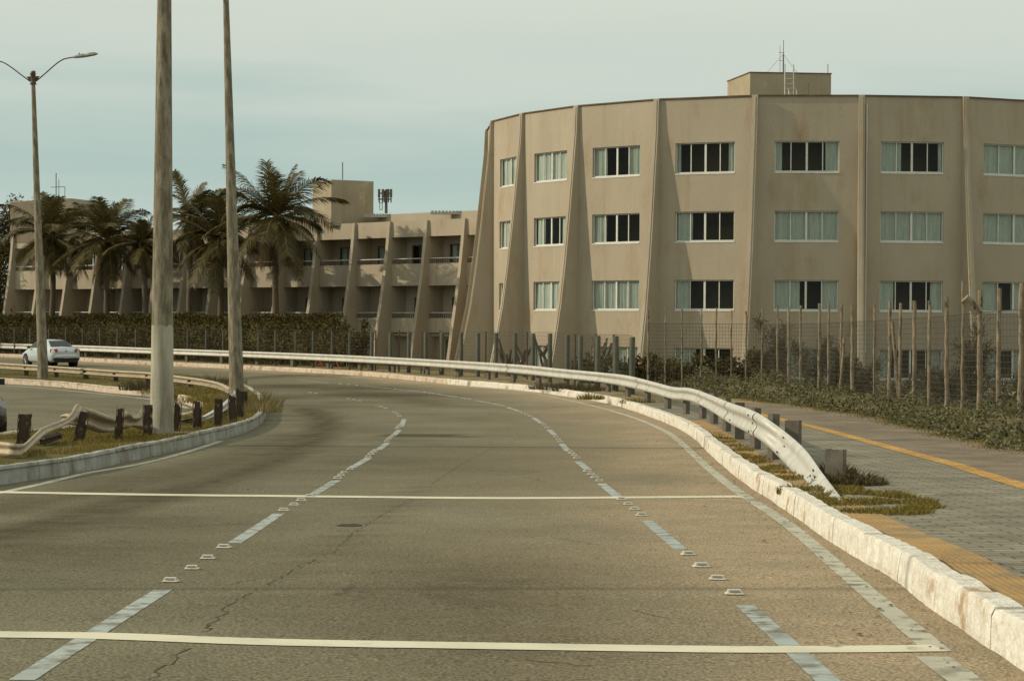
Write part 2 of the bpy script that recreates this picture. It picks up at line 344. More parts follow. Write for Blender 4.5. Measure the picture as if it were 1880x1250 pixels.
vp = [gp(x, y, .15) for x, y in veg_px]

def offset(line, d):                              # shift a line sideways (positive = to its right)
    o = []
    for i, p in enumerate(line):
        t = line[min(i+1, len(line)-1)]-line[max(i-1, 0)]; n = V((t.y, -t.x, 0)).normalized(); q = p+n*d; o.append(q)
    return o
# ground sheet to the horizon
mb = MB(); ys = [-60, -30]+list(range(-20, 160, 4))+[170, 185, 200, 260, 400, 700, 1500]; xs = [-1200, -400, -200, -120, -80, -50, -30, -15, -5, 5, 15, 30, 50, 90, 200, 400, 1200]
mb.grid([[V((x, y, gz(y)-.02)) for x in xs] for y in ys])
struct(mb.build('ground', M['soil']))
# asphalt
STAIN = [resample(smooth([gp(*p) for p in pl], 6), .4) for pl in (
    [(-60, 1000), (0, 985), (120, 955), (260, 918), (400, 880), (500, 845), (570, 810), (595, 785), (590, 765), (560, 750)],
    [(-40, 935), (150, 905), (330, 865), (450, 835), (540, 800)],
    [(300, 1250), (420, 1165), (500, 1075), (560, 1035), (650, 975), (720, 930), (780, 890)],
    [(450, 712), (560, 712), (700, 724), (800, 742)],
    [(420, 697), (520, 690), (620, 690)])]
SW = [.38, .6, .13, .6, .5]; SA = [1.15, .7, .5, .6, .8]
BLOT = [((gp(640, 712)), 2.6, 4, .7), (gp(530, 709), 2.0, 3.5, .8), (gp(700, 725), 2.2, 3, .9), (gp(520, 729), 1.8, 3, .55), (gp(860, 1080), 1.0, 2.6, .55), (gp(930, 1180), .8, 1.3, .45), (gp(120, 1010), 1.2, 2.2, .45), (gp(300, 960), 1.4, 1.6, .3), (gp(820, 850), 2.4, 5, .3), (gp(560, 745), 1.4, 3.5, .35), (gp(620, 790), 1.4, 2.0, .2), (gp(480, 1050), .8, 1.2, .2)]
BAR = (gp(778, 799), .85, .55)  # oblong bar where the asphalt colour is darker
def nearest(pl, x, y, ky=1.0):
    m = 1e9
    for q in pl:
        d = (q.x-x)**2+((q.y-y)*ky)**2
        if d < m: m = d
    return sqrt(m)
mb = MB(); dust = []; oil = []; patch = []
ys = []; y = -20.0
while y < 175:
    ys.append(y); y += .3 if 6 < y < 30 else (.45 if 30 <= y < 62 else (.9 if y < 125 else 3))
rows = []
kl_c = kerb_line[::2]
for y in ys:
    xr = Xk(y) if y < kx[-1][0] else -90
    if y > 30 and xr < -88: continue
    x0 = min(-60, xr-8)
    offs = [0, .12, .3, .5, .75, 1.0]+[1.0+.36*k for k in range(1, 56)]+[23, 26, 30, 36, 44]
    row = []
    for o_ in [None]+offs[::-1]:
        x = x0 if o_ is None else xr+.02-o_
        if o_ is not None and x < x0: x = x0+.001*(44-o_)
        row.append(V((x, y, gz(y)-.003))); u = 1 if (o_ is not None and o_ < 22) else 0
        d = nearest(kl_c, x, y) if u > .5 else 9
        dd = .95*exp(-(d/1.0)**1.5)+.75*exp(-(d/2.9)**2)*(1 if y > 12 else .65); n = noise.noise(V((x*.5, y*.25, 0)))
        dust.append(min(1, max(0, dd*(.85+.5*n))))
        o = 0
        if 5 < y < 110 and u > .4:
            for pl, sw, sa in zip(STAIN, SW, SA): o = max(o, sa*exp(-(nearest(pl[::2], x, y, (.5 if y < 34 else .3) if y < 60 else .15)/sw)**2))
            for c, a, b_, s_ in BLOT: o = max(o, 1.35*s_*exp(-((x-c.x)/a)**2-((y-c.y)/b_)**2))
        oil.append(min(1, o))
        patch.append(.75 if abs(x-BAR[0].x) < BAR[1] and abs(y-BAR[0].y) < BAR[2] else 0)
    rows.append(row)
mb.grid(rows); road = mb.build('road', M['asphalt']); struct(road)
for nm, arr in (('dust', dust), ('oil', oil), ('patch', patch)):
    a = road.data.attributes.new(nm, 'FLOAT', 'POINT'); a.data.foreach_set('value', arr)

# ---- kerbs: stones swept along a line, jittered so they look cast and chipped
def kerb(name, line, side, h, wd, m, stone=1.0, jit=.012, seed=0, gaps=()):
    mb = MB(); rnd = random.Random(seed); acc = 0; chunk = []; k = 0
    def flush(ch):
        if len(ch) < 2: return
        hh = h+rnd.uniform(-.006, .006); sh = rnd.uniform(-.006, .006)
        rows = []
        for i, (p, n, t) in enumerate(ch):
            e = .005 if i in (0, len(ch)-1) else 0
            pp = p + (t*.003 if i == 0 else (-t*.003 if i == len(ch)-1 else V()))
            r = []
            for a, z in ((sh, -.1), (sh, -.02), (.0+sh, .04), (.012+sh, hh-.04), (.02+sh+e, hh-.008), (.035+sh+e, hh-e), (wd-.03, hh-e), (wd, hh-.03), (wd, -.05)):
                j = noise.noise(V((pp.x*2, pp.y*2, z*7+seed)))*jit*.9+noise.noise(V((pp.x*9, pp.y*9, z*25)))*jit*.55
                r.append(pp+n*(a+j)+V((0, 0, z+j*.7)))
            rows.append(r)
        mb.grid(rows, smooth=False); mb.face(rows[0][::-1]); mb.face(rows[-1])
    L = 0
    for i, p in enumerate(line):
        t = (line[min(i+1, len(line)-1)]-line[max(i-1, 0)]).normalized(); n = V((t.y, -t.x, 0)).normalized()*side
        chunk.append((p, n, t)); L += (line[min(i+1, len(line)-1)]-p).length
        if L >= stone:
            k += 1
            if not any(a < k < b for a, b in gaps): flush(chunk)
            chunk = [(p, n, t)]; L = 0
    flush(chunk)
    return struct(mb.build(name, m))
outer = resample(kerb_line, .125)
near_k = [p for p in outer if p.y < 80]; far_k = [p for p in outer if p.y >= 79.8]
kerb('kerb', near_k, 1, .20, .19, M['kerb_white'], stone=1.5, seed=1)
kerb('kerb', resample(far_k, .4), 1, .20, .2, M['kerb_pink'], stone=1.2, seed=2)

# ---- sidewalk
mb = MB(); rows = []; rowsr = []; rowst = []
vx = sorted([(p.y, p.x) for p in vp]); ty = [gp(1880, 893, .15), gp(1750, 852, .15), (gp(1600, 812, .15)), gp(1500, 785, .15), gp(1430, 769, .15), gp(1385, 757, .15)]
tyx = sorted([(p.y, p.x) for p in ty])
def ext(tab, y, k=0):
    if y < tab[0][0]: return tab[0][1]+(y-tab[0][0])*(tab[3][1]-tab[0][1])/(tab[3][0]-tab[0][0])
    return lerp(tab, y)
kin = offset(kerb_line, .18); kinx = sorted([(p.y, p.x) for p in kin])
def Xi(y): return lerp(kinx, y)
y = -8.0
while y < 56:
    a = Xi(y)-.05; t_ = ext(tyx, y); v_ = ext(vx, y)+1.2; z = gz(y)+.15
    rows.append([V((a, y, z)), V((a+.5, y, z)), V(((a+t_)/2+.2, y, z)), V((t_-.12, y, z))]); rowst.append([V((t_-.12, y, z+.004)), V((t_+.13, y, z+.004))]); rowsr.append([V((t_+.13, y, z)), V(((t_+v_)/2, y, z)), V((v_, y, z))]); y += 1.0
mb.grid(rows); struct(mb.build('sidewalk', M['paver_grey']))
mb = MB(); mb.grid(rowsr); struct(mb.build('sidewalk', M['paver_red']))
mb = MB(); mb.grid(rowst); struct(mb.build('tactile_paving', M['tactile_far']))
# far sidewalk follows the bend
pts = [p for p in kerb_line if p.y > 54.5]; a = offset(pts, .1); b = offset(pts, 5.0)
mb = MB(); mb.grid([[V((p.x, p.y, gz(p.y)+.146)), V(((p.x+q.x)/2, (p.y+q.y)/2, gz((p.y+q.y)/2)+.146)), V((q.x, q.y, gz(q.y)+.14))] for p, q in zip(a, b)])
struct(mb.build('sidewalk', M['sandy_soil']))
# ridged yellow strip behind the kerb
pts = [p for p in kerb_line if 4 < p.y < 43]; a = offset(pts, .19); b = offset(pts, .55)
mb = MB(); rows = []
for p, q in zip(a, b):
    rr = []
    for k in range(8):
        for u, h in ((.0, 0), (.25, 0), (.32, .006), (.92, .006)):
            u_ = (k+u)/8; rr.append(V((p.x+(q.x-p.x)*u_, p.y+(q.y-p.y)*u_, gz(p.y)+.153+h)))
    rr.append(V((q.x, q.y, gz(q.y)+.153))); rows.append(rr)
mb.grid(rows, smooth=False)
nc = len(rows[0])-1; mb.m = [1 if (i % nc) % 4 in (0,) else 0 for i in range(len(mb.f))]
struct(mb.build('tactile_paving', [mat('tactile_ridge', (.34, .215, .08), (.25, .16, .065), rough=.9, scale=3, bump=.5, bscale=40, c3=(.2, .15, .08), s3=1.5), mat('tactile_groove', (.13, .085, .04), rough=1)]))

# ---- median island
OUT_PX = [(-140, 915), (0, 890), (136, 869), (226, 849), (316, 829), (381, 813), (435, 799), (473, 783), (487, 767), (488, 752), (478, 734), (450, 716), (400, 703), (300, 692), (150, 683), (0, 675), (-100, 670)]
IN_PX = [(-100, 698), (0, 704), (82, 708.5), (152, 715), (190, 720), (245, 725), (272, 728), (316, 735), (352, 746), (362, 757), (350, 770), (300, 781), (200, 793), (100, 803), (0, 815), (-100, 826)]
om = resample(smooth([gp(*p) for p in OUT_PX], 8), .2); im = resample(smooth([gp(*p) for p in IN_PX], 8), .2)
for l in (om, im):
    for p in l: p.z = gz(p.y)
MH = .20
kerb('kerb', [p for p in om if p.y < 75], -1, MH+.01, .15, M['kerb_grey'], stone=3.1, seed=5)
kerb('kerb', im, -1, MH+.005, .16, M['kerb_pink'], stone=1.0, seed=8, gaps=((21, 23),))
poly = [p for p in om]+[p for p in im]
from mathutils.geometry import tessellate_polygon
oo = resample(om, .8); ii = resample(im, .8)
pl2 = [V((p.x, p.y, 0)) for p in oo+ii]
tris = tessellate_polygon([pl2])
mb = MB()
for t in tris:
    mb.face([V((pl2[i].x, pl2[i].y, gz(pl2[i].y)+MH-.03)) for i in t])
struct(mb.build('median_ground', mat('median_soil', (.13, .105, .05), (.085, .075, .03), rough=1, spec=.02, scale=1.5, bump=.6, bscale=20, c3=(.19, .15, .085), s3=.8, lo3=.58, hi3=.7)))
def inside(x, y, P):
    c = False; n = len(P); j = n-1
    for i in range(n):
        if (P[i].y > y) != (P[j].y > y) and x < (P[j].x-P[i].x)*(y-P[i].y)/(P[j].y-P[i].y)+P[i].x: c = not c
        j = i
    return c
# ---- markings
def stripe(P, wd, mb, z=-.0005):
    P = [V(p) for p in P]; rows = []
    for i, p in enumerate(P):
        t = (P[min(i+1, len(P)-1)]-P[max(i-1, 0)]).normalized(); n = V((t.y, -t.x, 0)).normalized()*(wd/2)*(1+.06*noise.noise(V((p.x*4, p.y*4, 3))))
        rows.append([V((q.x, q.y, gz(q.y)+z)) for q in (p-n, p+n)])
    mb.grid(rows)
DL = [((40, 1247), (302, 1080)), ((430, 996), (512, 942)), ((575, 907), (618, 881)), ((646, 858), (677, 840)), ((695, 825), (712, 812)), ((724, 798), (733, 789)), ((737, 783), (742, 769))]
DR = [((1525, 1253), (1368, 1110)), ((1250, 1008), (1188, 955)), ((1134, 911), (1104, 887)), ((1080, 862), (1060, 846)), ((1043, 828), (1031, 814)), ((1018, 798), (1008, 788)), ((993, 776), (979, 766)), ((955, 755), (930, 747)), ((903, 740), (872, 735)), ((842, 729), (801, 723)), ((776, 719.5), (728, 714)), ((719, 713), (665, 708)), ((605, 703), (545, 697)), ((500, 693), (440, 688)), ((390, 683), (320, 678))]
mb = MB()
for a, b in DL+DR[0:13]: stripe(resample([gp(*a), gp(*b)], .2), .11, mb)
stripe(resample([gp(-200, 748), gp(-90, 722)], .5), .12, mb)
struct(mb.build('lane_marking', M['paint_old']))
mb = MB()
stripe(resample(smooth([gp(*p) for p in [(1722, 1194), (1560, 1058), (1440, 957), (1350, 898), (1300, 858), (1250, 812), (1215, 788), (1150, 762), (1060, 738), (950, 717.5), (800, 705), (700, 696), (600, 689), (500, 684), (400, 677), (250, 671), (60, 661)]], 6), .2), .13, mb)
stripe(resample([gp(1712, 1204), gp(1830, 1290)], .2), .16, mb)
stripe(resample(smooth([gp(*p) for p in [(-60, 916), (24, 899), (100, 882), (163, 867), (237, 855), (300, 841), (354, 826), (405, 809)]], 6), .2), .12, mb)
stripe(resample(smooth([gp(*p) for p in [(-60, 703), (60, 711), (152, 719.5), (245, 729), (300, 737), (345, 749)]], 6), .3), .14, mb)
struct(mb.build('edge_marking', M['paint_edge']))
mb = MB()
stripe(resample(smooth([gp(*p) for p in [(-120, 1162), (0, 1164), (200, 1167), (500, 1178), (900, 1185), (1300, 1191), (1540, 1191), (1725, 1189)]], 6), .15), .24, mb, .0012)
stripe(resample(smooth([gp(*p) for p in [(-100, 901), (0, 903), (300, 908), (600, 911), (900, 914), (1130, 913), (1362, 911)]], 6), .3), .32, mb, .0012)
struct(mb.build('crossing_marking', M['paint_new']))
# cracks: thin jagged dark lines in the asphalt
mb = MB(); rn = random.Random(31)
for pl, w0 in (([(250, 1262), (300, 1222), (345, 1185)], .03), ([(372, 1160), (400, 1135), (430, 1105), (470, 1082)], .03), ([(486, 1076), (540, 1045), (562, 1033), (600, 1022)], .028), ([(610, 1016), (640, 985), (662, 970), (700, 945), (760, 912)], .02),
               ([(790, 890), (850, 850), (905, 822)], .02), ([(930, 815), (960, 800)], .02), ([(180, 905), (260, 897), (330, 899)], .05), ([(420, 900), (500, 894)], .05), ([(560, 868), (640, 872)], .04), ([(1010, 985), (1100, 1000)], .01), ([(1160, 1120), (1230, 1135)], .012), ([(960, 1210), (1090, 1222)], .015)):
    P = resample(smooth([gp(*p) for p in pl], 4), .07); rows = []
    for i, p in enumerate(P):
        j = V((rn.uniform(-1, 1)*w0*.9, rn.uniform(-1, 1)*w0*2.2, 0)); ww = w0*rn.uniform(.03, .22)*(1 if 1 < i < len(P)-2 else .1); q = p+j
        rows.append([V((q.x-ww, q.y, gz(q.y)-.0012)), V((q.x+ww, q.y+.01, gz(q.y)-.0012))])
    mb.grid(rows, smooth=False)
struct(mb.build('road_crack', mat('crack_dark', (.085, .073, .05), rough=1, spec=0)))
# pothole
c = gp(642, 964); mb = MB(); rnd = random.Random(4)
mb.face([V((c.x+.10*cos(a)*(1+.4*rnd.random()), c.y+.13*sin(a)*(.6+.6*rnd.random()), gz(c.y)+.003)) for a in [2*pi*k/14 for k in range(14)]])
struct(mb.build('pothole', mat('pothole_dark', (.035, .026, .016), rough=1)))

# ---- road studs
def make_stud():
    r = empty('road_stud', (0, 0, 0), '', 'road stud')
    mb = MB(); b0 = [(-.06, -.05), (.06, -.05), (.06, .05), (-.06, .05)]
    rows = [[V((x*s, y*s2, z)) for x, y in b0] for s, s2, z in ((1.25, 1.15, 0), (1.12, 1.05, .008), (.95, .85, .012), (.85, .45, .034))]
    mb.grid(rows, True, False); mb.face(rows[-1])
    mb.build('base', mat('stud_white', (.55, .52, .43), (.4, .37, .29), rough=.6, scale=30), r, True)
    mb = MB(); mb.face([V((-.042, -.047, .016)), V((.042, -.047, .016)), V((.04, -.029, .031)), V((-.04, -.029, .031))])
    mb.build('reflector', mat('stud_lens', (.16, .14, .11), rough=.3, spec=.6), r, True)
    return r
st = make_stud(); used = False
SL = [(313, 1067), (352, 1044), (381, 1025), (411, 1005), (521, 937), (540, 927), (553, 919), (568, 911), (620, 878), (626, 873), (632, 868), (643, 862), (676, 839), (681, 834), (686, 830), (690, 827), (710, 810), (714, 806), (718, 803), (722, 800), (729, 787), (732, 784), (735, 781), (733, 764), (729, 760), (724, 757), (708, 750), (700, 747), (692, 745), (660, 736), (650, 734), (640, 732), (580, 722), (570, 721)]
SR = [(1348, 1090), (1317, 1063), (1287, 1040), (1263, 1018), (1178, 946), (1165, 935), (1153, 926), (1141, 917), (1100, 883), (1092, 877), (1085, 871), (1078, 865), (1059, 841), (1054, 836), (1049, 832), (1045, 828), (1028, 811), (1025, 807), (1021, 802), (1004, 785), (999, 780), (995, 777), (973, 764), (966, 761), (960, 758), (924, 745.5), (915, 743.5), (908, 742), (862, 733), (854, 732), (848, 731), (795, 722.5), (788, 721.5), (780, 720.5), (725, 714.5), (655, 707.5), (640, 706), (625, 705)]
for lst, lab, grp in ((SL, 'small white road stud in the left dashed lane line of the bend', 'studs in the left lane line'), (SR, 'small white road stud in the right dashed lane line of the bend', 'studs in the right lane line')):
    for i, p in enumerate(lst):
        o = st if not used else copy_tree(st); used = True
        q = gp(*p); o.location = (q.x, q.y, gz(q.y)+.003); o.rotation_euler.z = random.uniform(-.15, .15); s = random.uniform(.66, .78); o.scale = (s, s, s)
        o['label'] = lab; o['category'] = 'road stud'; o['group'] = grp

# ---------------------------------------------------------------- guard rails
def beam(mb, T, B, side=1, bulge=.062, thick=.006, flat=False):
    """W-profile sheet between a top edge T and a bottom edge B (lists of points)."""
    prof = [(0, .05), (.02, .25), (.06, .6), (.12, .92), (.19, 1), (.26, .92), (.33, .62), (.39, .25), (.44, .05), (.5, 0), (.56, .05), (.61, .25), (.67, .62), (.74, .92), (.81, 1), (.88, .92), (.94, .6), (.98, .25), (1, .05)]
    f = []; bk = []
    for i in range(len(T)):
        if flat: bulge = .062-.042*max(0, min(1, (i-(len(T)-26))/18))
        t = (T[min(i+1, len(T)-1)]-T[max(i-1, 0)]+B[min(i+1, len(B)-1)]-B[max(i-1, 0)]); n = t.cross(B[i]-T[i]).normalized()*side
        f.append([T[i].lerp(B[i], u)+n*(a*bulge) for u, a in prof]); bk.append([T[i].lerp(B[i], u)+n*(a*bulge-thick) for u, a in prof])
    mb.grid(f, smooth=True); mb.grid([r[::-1] for r in bk], smooth=True)
    for rr in (0, -1):
        mb.grid([f[rr], bk[rr]], smooth=False)
    mb.grid([[r[0] for r in f], [r[0] for r in bk]], smooth=False); mb.grid([[r[-1] for r in f], [r[-1] for r in bk]], smooth=False)
def cpost(mb, p, h, wd=.15, dp=.11, yaw=0, lean=0):
    Mx = Matrix.Translation(p) @ Matrix.Rotation(yaw, 4, 'Z') @ Matrix.Rotation(lean, 4, 'Y')
    for c, d in (((0, -dp/2, h/2-.1), (wd, .008, h+.2)), ((-wd/2, 0, h/2-.1), (.008, dp, h+.2)), ((wd/2, 0, h/2-.1), (.008, dp, h+.2)), ((-wd/2+.02, dp/2, h/2-.1), (.04, .008, h+.2)), ((wd/2-.02, dp/2, h/2-.1), (.04, .008, h+.2))):
        mb.box(Mx @ V(c), d, Mx)
PB = [(-160, 643), (-70, 646), (37, 650), (158, 655), (219, 658), (281, 661), (343, 664), (407, 667), (472, 669.5), (537, 673), (602, 676), (661, 679.5), (722, 684), (785, 688), (841, 692), (896, 697), (942, 702), (989, 706), (1040, 710), (1080, 714), (1117, 719), (1153, 728), (1189, 739), (1226, 750), (1260, 760), (1290, 768), (1311, 778), (1334, 792), (1358, 806), (1387, 824), (1420, 843)]
RE = [(-160, 625, 634.5), (-70, 627.5, 637), (0, 630, 640), (150, 634, 645), (270, 638.5, 649.5), (430, 644, 655.5), (590, 650, 662.5), (720, 656, 669), (860, 663.5, 678.5), (960, 670, 687), (1030, 677, 694.5), (1100, 683.5, 702), (1150, 689, 710.5), (1200, 701, 722.5), (1235, 710, 733), (1268, 712.5, 737), (1300, 723, 751), (1340, 739, 777), (1370, 749, 793), (1400, 763, 811)]
zr = [(x, gp(x, y, .15).y) for x, y in PB]
def Zr(x): return hermite(zr, x)
pline = offset(resample(smooth([gp(x, y, .15) for x, y in PB], 6), .3), .22)
ptab = sorted([(940+FPX*p.x/p.y, p.y) for p in pline])
def Zb(x): return lerp(ptab, x)
T = [at(x, t, Zb(x)) for x, t, b in RE]; B = [at(x, b, Zb(x)) for x, t, b in RE]
# the near end twists over and is buried in the verge
for tx, ty_, bx, by, yt, yb in ((1442, 793, 1427, 836, 27.3, 27.3), (1477, 824, 1447, 857, 24.8, 25.4), (1509, 867, 1468, 880, 22.4, 23.8)):
    T.append(at(tx, ty_, yt)); B.append(at(bx, by, yb))
T.append(gp(1560, 933, .14)); B.append(gp(1487, 905, .14))
rl = empty('guard_rail', (T[-1].x, T[-1].y, gz(T[-1].y)), 'long pale guard rail along the outer kerb, near end bent into the grass', 'guard rail')
mb = MB(); Ts = smooth(T, 5); Bs = smooth(B, 5); beam(mb, Ts, Bs, -1, flat=True); mb.build('rail_beam', M['zinc'], rl)
for x in (470, 662, 860, 1030, 1195, 1290, 1390):
    i = min(range(len(Ts)), key=lambda q: abs(940+FPX*Ts[q].x/Ts[q].y-x)); a = Ts[i]; t = (Ts[i+1]-Ts[i-1]).normalized(); n = -t.cross(Bs[i]-Ts[i]).normalized()*.008
    mb = MB(); beam(mb, [a-t*.16+n, a+n, a+t*.16+n], [Bs[i]-t*.16+n, Bs[i]+n, Bs[i]+t*.16+n], -1); mb.build('lap_joint', M['zinc'], rl)
# lap joints and bolts
bm_ = MB(); bm_.box((0, 0, 0), (.014, .014, .022)); bp = None
def bolt(p):
    global bp
    if bp is None: bp = bm_.build('bolt', M['rust'], rl, True); o = bp
    else: o = bp.copy(); S.collection.objects.link(o); o.parent = rl
    o.location = p-rl.location
for x in (1030, 1100, 1195, 1290, 1345, 1390):
    i = min(range(len(Ts)), key=lambda q: abs(940+FPX*Ts[q].x/Ts[q].y-x))
    if i >= len(Ts)-1: continue
    t = (Ts[i+1]-Ts[i-1]).normalized(); n = -t.cross(Bs[i]-Ts[i]).normalized()
    for u in (.74,):
        for s_ in (-.06, .06): bolt(Ts[i].lerp(Bs[i], u)+n*.062+t*s_)
    bolt(Ts[i].lerp(Bs[i], .5)+n*.002)
for i in range(len(Ts)-24, len(Ts)-4, 9):
    t = (Ts[i+1]-Ts[i-1]).normalized(); n = -t.cross(Bs[i]-Ts[i]).normalized()
    for u in (.18, .5, .82):
        for s_ in (-.04, .05): bolt(Ts[i].lerp(Bs[i], u)+n*(.062 if u != .5 else .002)+t*s_)
NP = len(PB)
for i, (x, y) in enumerate(PB[2:]):
    p = gp(x, y, .15); q = gp(*PB[min(i+3, NP-1)], .15)-gp(*PB[i+1], .15); yaw = atan2(q.y, q.x)
    top = p.z+(.56 if x < 1235 else .62)
    mb = MB(); cpost(mb, p, top-p.z, wd=.10 if x > 1250 else .13 if x > 1000 else .17, dp=.12, yaw=yaw*.6); mb.build('post', M['post_steel'], rl)
for (x, y, h) in ((1456, 836, .50), (1534, 884, .36)):
    p = gp(x, y, .15); mb = MB(); cpost(mb, p, h, wd=.20, dp=.14, yaw=-.4); mb.build('post', M['post_steel'], rl)

# rail on the far arm of the median
RM = [(-160, 657, 668), (-60, 662, 673), (0, 666, 677.5), (100, 672, 684), (200, 679, 691.5), (272, 683, 696), (330, 690, 703.5), (380, 697, 710), (408, 704, 717), (424, 713, 724)]
zm = [(-160, 92), (0, 84), (100, 79.5), (200, 74.5), (272, 70.5), (330, 67), (380, 63.5), (408, 61), (424, 59)]
T = [at(x, t, lerp(zm, x)) for x, t, b in RM]; B = [at(x, b, lerp(zm, x)) for x, t, b in RM]
rm = empty('guard_rail', (T[-1].x, T[-1].y, gz(T[-1].y)), 'tan weathered guard rail on the far side of the grassy median', 'guard rail')
mb = MB(); beam(mb, smooth(T, 6), smooth(B, 6), -1, .09); mb.build('rail_beam', M['zinc_old'], rm)
for x in (-60, -5, 48, 103, 158, 212, 272, 350):
    z_ = lerp(zm, x)+.12; tp = at(x, lerp([(a, b) for a, b, c_ in RM], x)+3, z_); mb = MB(); base = V((tp.x, z_, gz(z_)+MH)); cpost(mb, base, tp.z-base.z, .17, .12, .5); mb.build('post', M['rust'], rm)

# crushed rail on the near arm
cr_ = empty('broken_guard_rail', gp(145, 805, MH), 'crushed and bent guard rail with rusty posts lying along the near edge of the median', 'guard rail')
def tb(l):
    l = [(a, b, c, d, min(z, gp(c, d+1, MH).y)) for a, b, c, d, z in l]
    return [at(a, b, z) for a, b, c, d, z in l], [at(c, d, z) for a, b, c, d, z in l]
seg = [(-60, 808, -60, 834, 28.6), (-20, 809, -20, 835, 28.9), (15, 812, 12, 837, 29.1), (38, 815, 36, 838, 29.4), (50, 810, 56, 822, 29.7), (74, 787, 86, 796, 30.2), (100, 776, 108, 787, 30.7), (121, 768, 129, 776, 31.2), (131, 757, 142, 766, 31.5), (137, 745, 149, 756, 31.7), (141, 742, 152, 749, 31.9)]
T, B = tb(seg); mb = MB(); beam(mb, smooth(T, 2), smooth(B, 2), -1, .02); mb.build('rail_beam', M['zinc_old'], cr_)
seg = [(150, 746, 153, 784, 31.9), (168, 751, 164, 789, 32.2), (188, 758, 180, 794, 32.6), (206, 765, 200, 793, 33.0), (213, 768, 208, 788, 33.2)]
T, B = tb(seg); mb = MB(); beam(mb, smooth(T, 2), smooth(B, 2), -1, .09); mb.build('rail_beam', M['zinc_old'], cr_)
seg = [(116, 761, 115, 776, 32.4), (124, 759, 124, 778, 32.3), (134, 762, 130, 780, 32.2), (150, 768, 146, 782, 32.3)]
T, B = tb(seg); mb = MB(); beam(mb, smooth(T, 4), smooth(B, 4), -1, .05); mb.build('rail_beam', M['zinc_old'], cr_)
seg = [(222, 757, 222, 786, 33.5), (231, 754, 230, 788, 33.7), (240, 764, 238, 783, 34.0), (250, 764, 252, 786, 34.3), (264, 744, 260, 789, 34.6), (272, 742, 270, 782, 35.0)]
T, B = tb(seg); mb = MB(); beam(mb, smooth(T, 1), smooth(B, 1), -1, .07); mb.build('rail_beam', M['zinc_old'], cr_)
seg = [(80, 800, 66, 815, 30.4), (95, 796, 84, 812, 30.7), (108, 793, 100, 806, 31.0), (113, 796, 110, 803, 31.2)]
T, B = tb(seg); mb = MB(); beam(mb, smooth(T, 4), smooth(B, 4), -1, .05); mb.build('rail_beam', M['rust'], cr_)
seg = [(370, 765, 372, 772, 41), (392, 752, 394, 764, 43), (415, 735, 416, 750, 47), (428, 720, 428, 733, 53), (430, 714, 430, 726, 57)]
T, B = tb(seg); mb = MB(); beam(mb, smooth(T, 4), smooth(B, 4), -1, .07); mb.build('rail_beam', M['zinc'], cr_)
seg = [(332, 772, 330, 775, 38.5), (345, 768, 348, 776, 39), (366, 764, 366, 770, 40.5)]
T, B = tb(seg); mb = MB(); beam(mb, smooth(T, 4), smooth(B, 4), -1, .05); mb.build('rail_beam', M['rust'], cr_)
for k, (xb, yb, xt, yt, wd) in enumerate([(42, 811, 46, 760, .19), (145, 806, 154, 756, .16), (217, 803, 221, 750, .11), (271, 797, 271, 743, .14), (323, 788, 326, 741, .13), (362, 784, 362, 737, .14), (400, 780, 401, 732, .14), (427, 774, 427, 727, .15), (440, 765, 440, 716, .15), (449, 752, 449, 718, .12)]):
    p = gp(xb, yb, MH); q = at(xt, yt, p.y); mb = MB(); h = (q-p).length; rn = random.Random(k)
    # ragged flanged steel strip posts
    d = (q-p).normalized(); xv = V((1, .25, 0)).normalized(); yv = V((-.25, 1, 0)).normalized()
    for off, ww, dd in ((V(), wd, .012), (xv*(-wd/2), .012, .1), (xv*(wd/2), .012, .1)):
        rows = []
        for i in range(7):
            c = p-d*.06+d*((h+.06)*i/6)+off+xv*rn.uniform(-.006, .006); j = rn.uniform(-.025, .012); e = .0 if i < 6 else rn.uniform(-.05, .03)
            a_, b_ = xv*(ww/2+j if off.length == 0 else ww/2), yv*(dd/2)
            rows.append([c+a_+b_+d*e, c-a_+b_-d*e, c-a_-b_-d*e, c+a_-b_+d*e])
        mb.grid(rows, True, False); mb.face(rows[-1])
    mb.build('post', M['rust'], cr_)

